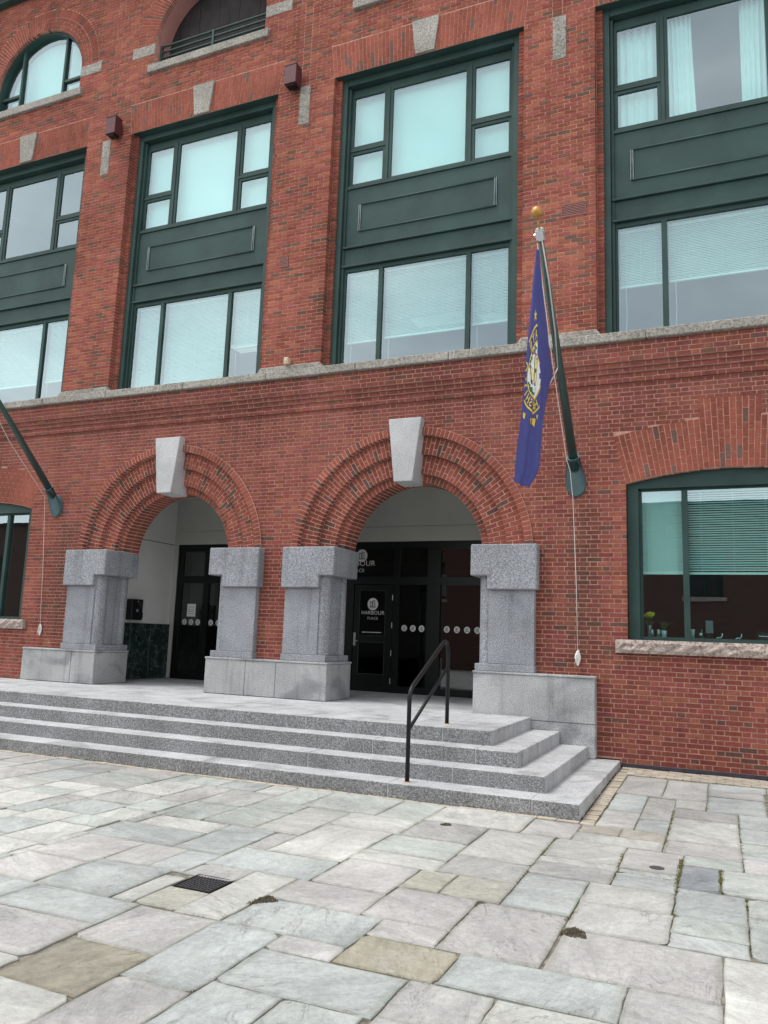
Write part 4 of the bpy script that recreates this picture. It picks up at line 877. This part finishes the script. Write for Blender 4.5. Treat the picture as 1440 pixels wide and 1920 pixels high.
rope([(-12.53-.06, -2.6, 6.70), (-12.70, -1.2, 5.2), (-12.80, -.10, 4.30), (-12.74, -.03, 3.0), (-12.64, -.03, 1.66)], 'pale rope running down the brick wall below the left flagpole')
for x, z, lab in ((-2.0, 1.50, 'white rope cleat on the wall right of the right pier'), (-12.63, 1.60, 'white rope cleat on the wall at the far left')):
    t = thing('rope_cleat', (x, 0, z), lab, 'cleat', 'rope cleats'); q = MB()
    q.lathe([(.0, -.13), (.018, -.105), (.040, -.04), (.047, 0), (.040, .04), (.018, .09), (0, .105)], (x, -.035, z), 12); q.v = [(a, -.035+(b+.035)*.45, c_) for a, b, c_ in q.v]; q.build('cleat_body', WHITE, t, True)
    q = MB()
    for i in range(4): q.tube([(x-.045+.012*i, -.065, z-.09+.05*i), (x+.03, -.072, z+.02+.03*i)], .007, 6)
    q.build('rope_wraps', ROPE, t, True)
# flag: rows of (free edge, fold, rope side) from the top corner down; the cloth hangs in two leaves that meet at the fold
FR = (
    ((-2.051,-2.720,6.619), (-2.038,-2.700,6.626), (-2.030,-2.660,6.645)),
    ((-2.081,-2.800,6.071), (-2.051,-2.660,6.128), (-2.033,-2.380,6.249)),
    ((-2.098,-2.860,5.698), (-2.048,-2.620,5.788), (-2.034,-2.150,5.977)),
    ((-2.120,-2.900,5.339), (-2.037,-2.600,5.441), (-2.034,-1.920,5.693)),
    ((-2.149,-2.920,4.974), (-2.026,-2.580,5.075), (-2.027,-1.660,5.383)),
    ((-2.173,-2.920,4.727), (-2.025,-2.580,4.818), (-2.033,-1.950,5.014)),
    ((-2.197,-2.920,4.461), (-2.026,-2.600,4.538), (-2.044,-2.200,4.652)),
    ((-2.218,-2.920,4.230), (-2.028,-2.620,4.294), (-2.041,-2.400,4.352)),
    ((-2.244,-2.900,4.005), (-2.040,-2.620,4.059), (-2.046,-2.500,4.087)),
    ((-2.269,-2.880,3.748), (-2.058,-2.620,3.765), (-2.060,-2.550,3.847)),
    ((-2.292,-2.860,3.589), (-2.153,-2.660,3.555), (-2.086,-2.580,3.775)),
)
FR = [[Vector(p) for p in r] for r in FR]
def flag_pt(u, v):                                                 # u 0..1 front leaf, 1..2 back leaf; v 0..1 downwards
    s = max(0, min(.9999, v))*(len(FR)-1); i = int(s); t = s-i
    def cr(k):
        a, b, c_, d_ = (FR[max(0, min(len(FR)-1, i+q))][k] for q in (-1, 0, 1, 2))
        return .5*((2*b)+(c_-a)*t+(2*a-5*b+4*c_-d_)*t*t+(3*b-a-3*c_+d_)*t**3)
    L, F, R = cr(0), cr(1), cr(2)
    p = L.lerp(F, u) if u <= 1 else F.lerp(R, u-1)
    nrm = Vector((.8, -.45, .1)); k = min(1, 3*v)*(1-.3*v)
    p = p + nrm*k*(.045*math.sin(u*5.6+2.5*v-.9)+.020*math.sin(u*11.5+5*v)+.008*math.sin(13*v+3*u)) + nrm*.05*math.sin(math.pi*min(1, u))*k
    return p
FLAG = noisy('flag_blue', (.060,.066,.235), .7, .10, 7, .3)
NU, NV = 48, 90; m = MB(); G = [[flag_pt(2*i/NU, j/NV) for i in range(NU+1)] for j in range(NV+1)]
for j in range(NV):
    for i in range(NU): m.face([G[j][i], G[j+1][i], G[j+1][i+1], G[j][i+1]])
flag = m.build('flag', FLAG, None, True, label='blue state flag with a gold ringed seal hanging from the slanted pole', cat='flag')
SU, SV, AU, AV = .56, .43, .70, .19                                # centre and radii of the seal on the front leaf
def on_flag(name, polys, mt, off):                                # printed shapes follow the cloth; x, y of the seal as seen from its front, shown mirrored
    m = MB()
    for P in polys:
        Q = []
        for a, b in P:
            u, v = SU-a*AU, SV-b*AV
            if u > 1.0 or u < .01: Q = None; break
            e = .004; p = flag_pt(u, v); n = (flag_pt(min(1, u+e), v)-flag_pt(u-e, v)).cross(flag_pt(u, v+e)-flag_pt(u, v-e)).normalized()
            if n.dot(Vector((.5, -.8, 0))) < 0: n = -n
            Q.append(p+n*off)
        if Q: m.face(Q)
    return m.build(name, mt, flag, True)
def ringp(r0, r1, n=60, k=2, sy=1.0):
    o = []
    for j in range(k):
        ra, rb = r0+(r1-r0)*j/k, r0+(r1-r0)*(j+1)/k
        for i in range(n):
            a, b = 2*math.pi*i/n, 2*math.pi*(i+1)/n; o.append([(r*math.cos(t), r*math.sin(t)*sy) for r, t in ((ra, a), (rb, a), (rb, b), (ra, b))])
    return o
def star(x, y, r):
    P = [(x+(r if i % 2 == 0 else r*.42)*math.cos(math.pi*i/5+math.pi/2), y+(r if i % 2 == 0 else r*.42)*math.sin(math.pi*i/5+math.pi/2)*.8) for i in range(10)]
    return [[(x, y), P[i], P[(i+1) % 10]] for i in range(10)]
YL = noisy('flag_gold_print', (.72,.52,.04), .7, .1, 20); WP = noisy('flag_white_print', (.70,.72,.70), .7, .08, 20); SP = noisy('flag_slate_print', (.06,.075,.10), .7, .2, 20); GP = noisy('flag_green_print', (.05,.13,.09), .7, .3, 40); SKY = noisy('flag_pale_sun', (.78,.70,.32), .7, .1, 20); RP = noisy('flag_red_print', (.55,.06,.06), .7, .1, 20)
on_flag('seal_ring', ringp(.95, 1.0, k=1), YL, .004); on_flag('seal_ring', ringp(.63, .68, k=1), YL, .004); on_flag('seal_field', ringp(0, .63, 48, 8), WP, .004)
on_flag('seal_sun', [[(.12+.30*math.cos(t)*r, -.02+.26*math.sin(t)*r) for t, r in ((a, q), (a+.26, q), (a+.26, q+.25), (a, q+.25))] for a in [.26*i for i in range(24)] for q in (0, .25, .5, .75)], SKY, .0065)
rays = []
for i in range(8): a = .2+i*.40; rays.append([(.12+.30*math.cos(a-.06), -.02+.26*math.sin(a-.06)), (.12+.46*math.cos(a), .0+.44*math.sin(a)), (.12+.30*math.cos(a+.06), -.02+.26*math.sin(a+.06))])
on_flag('seal_rays', rays, YL, .0065)
on_flag('seal_ship', [[(-.05,-.30),(.20,-.34),(.42,-.26),(.46,-.14),(.20,-.20),(-.05,-.18)], [(.10,-.2),(.14,-.2),(.12,.30),(.09,.30)], [(.27,-.2),(.31,-.2),(.28,.40),(.25,.40)], [(.02,.10),(.44,.16),(.44,.19),(.02,.13)], [(.02,.0),(.46,-.1),(.46,-.07),(.02,.03)], [(.40,-.2),(.43,-.2),(.56,.28),(.54,.29)], [(.0,-.42),(.45,-.44),(.45,-.38),(.0,-.36)], [(.16,.02),(.26,.04),(.26,.14),(.16,.12)]], SP, .0085)
on_flag('seal_pennant', [[(.25,.40),(.40,.44),(.25,.48)], [(.09,.30),(.2,.33),(.09,.36)], [(.2,-.29),(.3,-.28),(.3,-.24),(.2,-.25)]], RP, .0095)
lv = []
for i in range(16):
    a = -1.15+i*.15; r = .58+.03*(i % 2)
    if abs(a) > .35: lv.append([(r*math.cos(a)-.06, r*math.sin(a)), (r*math.cos(a), r*math.sin(a)-.05), (r*math.cos(a)+.05, r*math.sin(a)+.02), (r*math.cos(a), r*math.sin(a)+.05)])
lv += [[(.05,.44),(.2,.38),(.3,.48),(.18,.55)], [(.34,-.36),(.52,-.34),(.46,-.46),(.3,-.52)]]
on_flag('seal_wreath', lv, GP, .0085)['kind'] = 'stuff'
tx = []
def around(s, r, a0, da, low):
    for i, ch in enumerate(s):
        a = a0+i*da
        if ch == ' ': continue
        for T in text_mesh(ch, .27, 'CENTER', 1, .006):
            tx.append([((r+y-.095)*math.cos(a-x/r), (r+y-.095)*math.sin(a-x/r)) if not low else ((r-y+.095)*math.cos(a+x/r), (r-y+.095)*math.sin(a+x/r)) for x, y in T])
around('STATE OF', .815, math.pi/2+.30, -.27, False)
around('NEW HAMPSHIRE', .815, -math.pi/2-6*.235, .235, True)
on_flag('seal_lettering', tx, YL, .006)['kind'] = 'stuff'
on_flag('star', star(.26, 1.17, .17), YL, .004); on_flag('star', star(-.30, 1.12, .12), YL, .004); on_flag('star', star(.16, -1.20, .18), YL, .004)
on_flag('laurel', [[(-.38,-1.12),(-.20,-1.08),(-.18,-1.26),(-.32,-1.36)], [(.58,-1.0),(.72,-.96),(.70,-1.10),(.60,-1.16)], [(-.50,-1.02),(-.42,-1.0),(-.44,-1.16)]], YL, .004)
# ------------------------------------------------------------------ wall fittings
for x, lab in ((-7.40, 'burgundy metal wall light box above the pier left of the right window'), (-11.84, 'burgundy metal wall light box above the pier left of the middle window')):
    t = thing('wall_light', (x, 0, 12.36), lab, 'wall light', 'burgundy wall lights')
    MB().prism([(x-.13, 12.18), (x+.13, 12.18), (x+.13, 12.57), (x-.13, 12.57)], -.27, -.06).build('housing', BURG, t, bevel=.008)
    MB().box(x-.09, -.06, 12.28, x+.09, -.002, 12.50).build('bracket', BURG, t); MB().box(x-.09, -.24, 12.15, x+.09, -.09, 12.179).build('lamp_opening', BLACK, t)
    MB().box(x-.132, -.275, 12.57, x+.132, -.055, 12.585).build('lid', BURG, t)
t = thing('junction_box', (-7.22, -.04, 6.55), 'small cream box standing on the stone ledge between the windows', 'box'); MB().box(-7.265, -.13, 6.551, -7.175, -.02, 6.68).build('case', CREAM, t, bevel=.01); MB().box(-7.25, -.137, 6.60, -7.19, -.1305, 6.66).build('cover', CREAM, t)
for x0, x1, z0, z1 in ((-2.25, -1.855, 8.53, 8.755), (-7.55, -7.36, 8.52, 8.74)):
    v = MB(); n = 7; ring_frame(v, x0, z0, x1, z1, .014, -.012, .0); v.box(x0+.014, .0, z0+.014, x1-.014, .006, z1-.014) if False else None
    VENT = noisy('vent_paint', (.20,.065,.055), .6, .15, 30); vo = v.build('vent', VENT, BLD)
    for i in range(n):
        z = z0+.018+(z1-z0-.03)*i/n; MB().face([(x0+.012, -.010, z), (x1-.012, -.010, z), (x1-.012, -.002, z+.022), (x0+.012, -.002, z+.022)]) if False else None
        q = MB(); q.face([(x0+.013, -.013, z), (x1-.013, -.013, z), (x1-.013, -.006, z+.022), (x0+.013, -.006, z+.022)]); q.build('louvre', VENT, vo)
    MB().box(x0+.013, -.0052, z0+.013, x1-.013, -.0045, z1-.013).build('vent_back', GREEND, vo)
t = thing('wall_telephone', (V0, 1.44, 1.85), 'black metal phone box on the white side wall of the left entrance', 'telephone')
MB().box(V0+.001, 1.25, 1.86, V0+.16, 1.60, 2.30).build('case', BLACK, t, bevel=.012); MB().box(V0+.161, 1.46, 2.14, V0+.168, 1.56, 2.24).build('window_plate', DARKROOM, t); MB().box(V0+.161, 1.39, 2.03, V0+.166, 1.45, 2.09).build('keypad_label', CEIL, t)
MB().box(V0+.04, 1.602, 1.90, V0+.12, 1.655, 2.02).build('side_catch', BLACK, t); MB().lathe([(.018, 0), (.018, .012), (0, .014)], (V0+.16, 1.42, 2.25), 10, ax=(1, 0, 0)).build('lock', STEEL, t)
# ------------------------------------------------------------------ ground and pavement
def gz(y): return max(.02*y, -.07)
g = MB()
ysx = [-400, -40, -3.5, 0.02, 6]
for a, b in zip(ysx, ysx[1:]):
    xs_ = [-400, -30, -15.8, 8, 400]
    for p, q in zip(xs_, xs_[1:]): g.face([(p, a, gz(a)-.012), (q, a, gz(a)-.012), (q, b, gz(min(0, b))-.012), (p, b, gz(min(0, b))-.012)])
GR0 = g.build('ground', SAND, kind='structure')
far = mat('far_paving', rough=.8); k = NT(far); bt = k.n('TexBrick'); bt.inputs['Scale'].default_value = 1.4; bt.inputs['Mortar Size'].default_value = .012; bt.inputs['Color1'].default_value = (.34,.36,.36,1); bt.inputs['Color2'].default_value = (.42,.42,.41,1); bt.inputs['Mortar'].default_value = (.14,.13,.11,1); k.l(k.pos(), bt.inputs['Vector']); k.done(k.mix(1.0, bt.outputs[0], k.ramp(k.noise(2, 5), [(.3, g3(.8)), (.7, g3(1.15))]), 'MULTIPLY'))
pv = MB()
for x0, y0, x1, y1 in ((-60, -60, 60, -10.4), (-60, -10.4, -13.5, -3.6), (2.7, -10.4, 60, -.40), (-60, -3.6, SX0-.15, -.02)): pv.face([(x0, y0, gz(y0)-.002), (x1, y0, gz(y0)-.002), (x1, y1, gz(y1)-.002), (x0, y1, gz(y1)-.002)])
PAVE = pv.build('pavement', far, kind='structure')
PAL = dict(t=(.285,.268,.213), g=(.35,.35,.30), o=(.335,.315,.275), b=(.345,.370,.362), e=(.355,.380,.358), l=(.34,.34,.328), d=(.23,.25,.265), w=(.425,.428,.405), p=(.385,.380,.368))
def slab(r, col, n=0, parent=None):
    x0, y0, x1, y1 = r; g_ = random.uniform(.002, .006); x0 += g_; y0 += g_; x1 -= g_; y1 -= g_
    if x1-x0 < .05 or y1-y0 < .05: return None
    top = []; 
    def edge(a, b, k):
        for i in range(k):
            t = i/k; j = .0055 if i else .008
            top.append([a[0]+(b[0]-a[0])*t+random.uniform(-j, j), a[1]+(b[1]-a[1])*t+random.uniform(-j, j)])
    kx = 3 if x1-x0 < .45 else 5; ky = 3 if y1-y0 < .45 else 5
    edge((x0, y0), (x1, y0), kx); edge((x1, y0), (x1, y1), ky); edge((x1, y1), (x0, y1), kx); edge((x0, y1), (x0, y0), ky)
    for ci in sorted((0, kx, kx+ky, 2*kx+ky), reverse=True):        # knocked-off corners
        if random.random() < .22:
            q, pa, na = top[ci], top[ci-1], top[(ci+1) % len(top)]; d1, d2 = random.uniform(.02, .065), random.uniform(.02, .065)
            def tow(a, b, d): L = math.hypot(b[0]-a[0], b[1]-a[1]); d = min(d, L*.7); return [a[0]+(b[0]-a[0])*d/L, a[1]+(b[1]-a[1])*d/L]
            A_, B_ = tow(q, pa, d1), tow(q, na, d2); M_ = [(A_[0]+B_[0])/2+random.uniform(-.008, .008), (A_[1]+B_[1])/2+random.uniform(-.008, .008)]
            top[ci:ci+1] = [A_, M_, B_]
    cx, cy = (x0+x1)/2, (y0+y1)/2; tx, ty, dz = random.uniform(-.006, .006), random.uniform(-.006, .006), random.uniform(-.002, .004)
    zt = lambda x, y: gz(y)+dz+(x-cx)*tx+(y-cy)*ty
    m = MB(); n = len(top); ins = [(cx+(x-cx)*(1-.006/max(.1, x1-x0)*2), cy+(y-cy)*(1-.006/max(.1, y1-y0)*2)) for x, y in top]
    m.v = [(x-cx, y-cy, zt(x, y)) for x, y in ins]+[(x-cx, y-cy, zt(x, y)-.005) for x, y in top]+[(x-cx, y-cy, gz(y)-.03) for x, y in top]
    m.f = [tuple(range(n))]+[(n+i, n+(i+1) % n, (i+1) % n, i) for i in range(n)]+[(2*n+i, 2*n+(i+1) % n, n+(i+1) % n, n+i) for i in range(n)]
    m.c = [None]*len(m.f); m.m = [0]*len(m.f)
    o = m.build('flagstone', STONE, None); o.location = (cx, cy, 0); attach(o, PAVE); o.color = (*col, 1); return o
random.seed(5); cnt = 0
for w in SLABS.split():
    cl, r = w[0], [int(v)/100 for v in w[1:].split(',')]
    if cl == 'r': cl = random.choices('beplw', (3, 2.5, 3, 1.6, 3.2))[0]
    k = random.uniform(.98, 1.16); col = tuple(v*k for v in PAL[cl])
    if cnt < 300: slab(r, col); cnt += 1
# edging pavers along the steps and the wall
def paver(x0, y0, x1, y1):
    z = gz((y0+y1)/2)+random.uniform(-.004, .003); k = random.uniform(.85, 1.15)
    MB().box(x0+.004, y0+.004, z-.05, x1-.004, y1-.004, z, j=.002).build('edging_brick', PAVER, PAVE)
x = -1.40
while x > -10.6: w = random.uniform(.17, .24); paver(x-w, -3.61, x, -3.51); x -= w
y = -3.6
while y < -.65: w = random.uniform(.095, .12); paver(-1.395, y, -1.25, y+w); y += w
for r in range(5):
    x = -1.38+.1*(r % 2)
    while x < 1.6: w = .205; paver(x, -.58+.112*r, x+w, -.58+.112*(r+1)); x += w
# moss, grass and crumbs in the joints
random.seed(9); ms = MB()
def tuft(x, y, r, n, h):
    for i in range(n):
        a, q = random.uniform(0, 6.28), r*math.sqrt(random.random()); px_, py_ = x+q*math.cos(a), y+q*math.sin(a)*1.0; z = gz(py_)-.006; b = random.uniform(0, 6.28); s = random.uniform(.3, 1)*h
        d = Vector((math.cos(b), math.sin(b), 0)); e = Vector((-d.y, d.x, 0))*.004; p = Vector((px_, py_, z))
        ms.face([p-e, p+e, p+d*s*.5+Vector((0, 0, s))])
for (xa, ya), (xb, yb), n, w, h in (((-.56, -2.5), (-.55, -4.25), 90, .012, .018), ((-.39, -4.55), (-.385, -5.5), 150, .022, .024), ((-.86, -4.6), (-.84, -5.5), 60, .012, .016), ((-.08, -4.7), (-.08, -5.35), 110, .022, .022), ((.085, -2.4), (.09, -4.6), 60, .012, .015), ((-1.24, -.8), (-1.25, -3.5), 90, .010, .018), ((-1.405, -.6), (-1.40, -3.5), 120, .012, .02), ((-1.4, -.60), (1.5, -.60), 60, .02, .012), ((-.84, -5.18), (-.4, -5.2), 60, .014, .016), ((-2.84, -6.05), (-2.82, -6.2), 40, .03, .012), ((-.97, -6.3), (-1.0, -6.5), 40, .02, .015), ((-2.5, -7.7), (-2.5, -8.5), 70, .014, .010), ((.09, -5.4), (.09, -6.6), 80, .010, .014), ((-.37, -5.6), (-.375, -6.6), 60, .010, .012), ((-1.48, -4.3), (-1.48, -5.9), 70, .010, .014), ((-1.6, -6.4), (-1.6, -7.4), 60, .01, .012), ((-10, -3.50), (-1.4, -3.505), 220, .01, .010)):
    for i in range(n*6//10): t = random.random()**1.3; tuft(xa+(xb-xa)*t, ya+(yb-ya)*t, w, 9, h)
mm = noisy('moss_green', (.15,.14,.055), .95, .5, 30); ms.build('moss', mm, kind='stuff', label='low moss and grass growing in the paving joints', cat='moss')
# drain grate and small covers
t = thing('drain_grate', (-3.455, -7.02, -.07), 'square black iron drain grate set in the flagstones', 'drain'); f = MB(); x0, y0, x1, y1 = -3.61, -7.175, -3.30, -6.865
for a, b, c_, d_ in ((x0, y0, x1, y0+.012), (x0, y1-.012, x1, y1), (x0, y0+.012, x0+.012, y1-.012), (x1-.012, y0+.012, x1, y1-.012)): f.box(a, b, -.11, c_, d_, -.068)
f.build('rim', BLACK, t); IRON = noisy('cast_iron', (.055,.055,.06), .6, .3, 40)
for i in range(11): u = x0+.026+i*(x1-x0-.052)/10; MB().box(u-.004, y0+.012, -.095, u+.004, y1-.012, -.070).build('bar', IRON, t)
for i in range(7): u = y0+.035+i*(y1-y0-.07)/6; MB().box(x0+.012, u-.004, -.096, x1-.012, u+.004, -.072).build('cross_bar', IRON, t)
MB().box(x0+.01, y0+.01, -.081+.0, x1-.01, y1-.01, -.0805).build('sump', GREEND, t)
DISH = MB(); DISH.lathe([(.055, .0), (.060, .006), (.050, .008), (.030, .005), (0, .005)], (-.56, -4.90, -.072), 20); DISH.build('drain_cover', IRON, None, True, label='small round iron cover set in a pale flagstone', cat='drain cover')
DIRT = noisy('dirt', (.13,.11,.08), 1, .55, 45, .1, .02, 120)
def patch(pts, z, label):                                          # crumbs of soil, thick in the middle and thinning out
    cx, cy = sum(p[0] for p in pts)/len(pts), sum(p[1] for p in pts)/len(pts); m = MB()
    for i in range(520):
        p, q = random.choice(list(zip(pts, pts[1:]+pts[:1]))); t, r = random.random(), random.random()**.7*1.08
        x, y = p[0]+(q[0]-p[0])*t, p[1]+(q[1]-p[1])*t; x, y = cx+(x-cx)*r, cy+(y-cy)*r; s_ = random.uniform(.003, .0085); a = random.uniform(0, 6.28)
        B = [(x+s_*math.cos(a+k*2.09), y+s_*math.sin(a+k*2.09), z-.012) for k in range(3)]; T = (x, y, z-.004+s_*.8*random.random()+.004)
        for k in range(3): m.face([B[k], B[(k+1) % 3], T])
    m.build('dirt_patch', DIRT, None, False, label=label, cat='dirt', group='dirt in broken slab corners', kind='stuff')
patch([(-.99, -6.75), (-.965, -6.66), (-.92, -6.60), (-.86, -6.66), (-.83, -6.76), (-.92, -6.77)], -.062, 'brown dirt in the broken slab corner at right')
patch([(-2.96, -7.27), (-2.94, -7.1), (-2.90, -7.03), (-2.80, -7.10), (-2.88, -7.17)], -.062, 'brown dirt in the broken slab corner right of the drain grate')
patch([(-2.58, -4.42), (-2.55, -4.36), (-2.50, -4.36), (-2.47, -4.41), (-2.50, -4.45), (-2.55, -4.46)], -.062, 'grey pit in the flagstone in front of the steps')
# ------------------------------------------------------------------ the building across the square, seen only as a reflection
OB = thing('facing_building', (-2, -27, 0), 'low red brick building across the square reflected in the glass', 'building'); ob = mat('far_brick', rough=.9); k = NT(ob)
bt = k.n('TexBrick'); bt.inputs['Scale'].default_value = 4.6; bt.inputs['Mortar Size'].default_value = .02; bt.inputs['Color1'].default_value = (.085,.04,.032,1); bt.inputs['Color2'].default_value = (.115,.048,.038,1); bt.inputs['Mortar'].default_value = (.14,.10,.085,1)
mp = k.n('Mapping'); mp.inputs['Rotation'].default_value = (math.pi/2, 0, 0); g_ = k.n('NewGeometry'); k.l(g_.outputs['Position'], mp.inputs['Vector']); k.l(mp.outputs[0], bt.inputs['Vector']); k.done(bt.outputs[0])
m = MB(); wx = [-61.6+7.6*i for i in range(11)]; zc = -.1; Yb = -27
edges_ = [-70]
for x in wx: edges_ += [x-.8, x+.8]
edges_.append(18); 
for i in range(0, len(edges_), 2): m.box(edges_[i], Yb-.5, zc, edges_[i+1], Yb, 8.3)
for x in wx: m.box(x-.8, Yb-.5, zc, x+.8, Yb, 4.0); m.box(x-.8, Yb-.5, 6.2, x+.8, Yb, 8.3)
m.build('wall', ob, OB); MB().box(-70, Yb-9, 8.3, 18, Yb+.12, 8.5).build('roof', GREEND, OB)
for x in wx:
    MB().box(x-.95, Yb-.1, 3.82, x+.95, Yb+.10, 3.999).build('sill', PINKSILL, OB)
    w = MB(); ring_frame(w, x-.8, 4.0, x+.8, 6.2, .07, Yb-.2, Yb-.12); w.box(x-.03, Yb-.2, 4.07, x+.03, Yb-.12, 6.13); wo_ = w.build('window', GREEN, OB); MB().box(x-.73, Yb-.19, 4.07, x+.73, Yb-.18, 6.13).build('pane', DARKROOM, wo_)
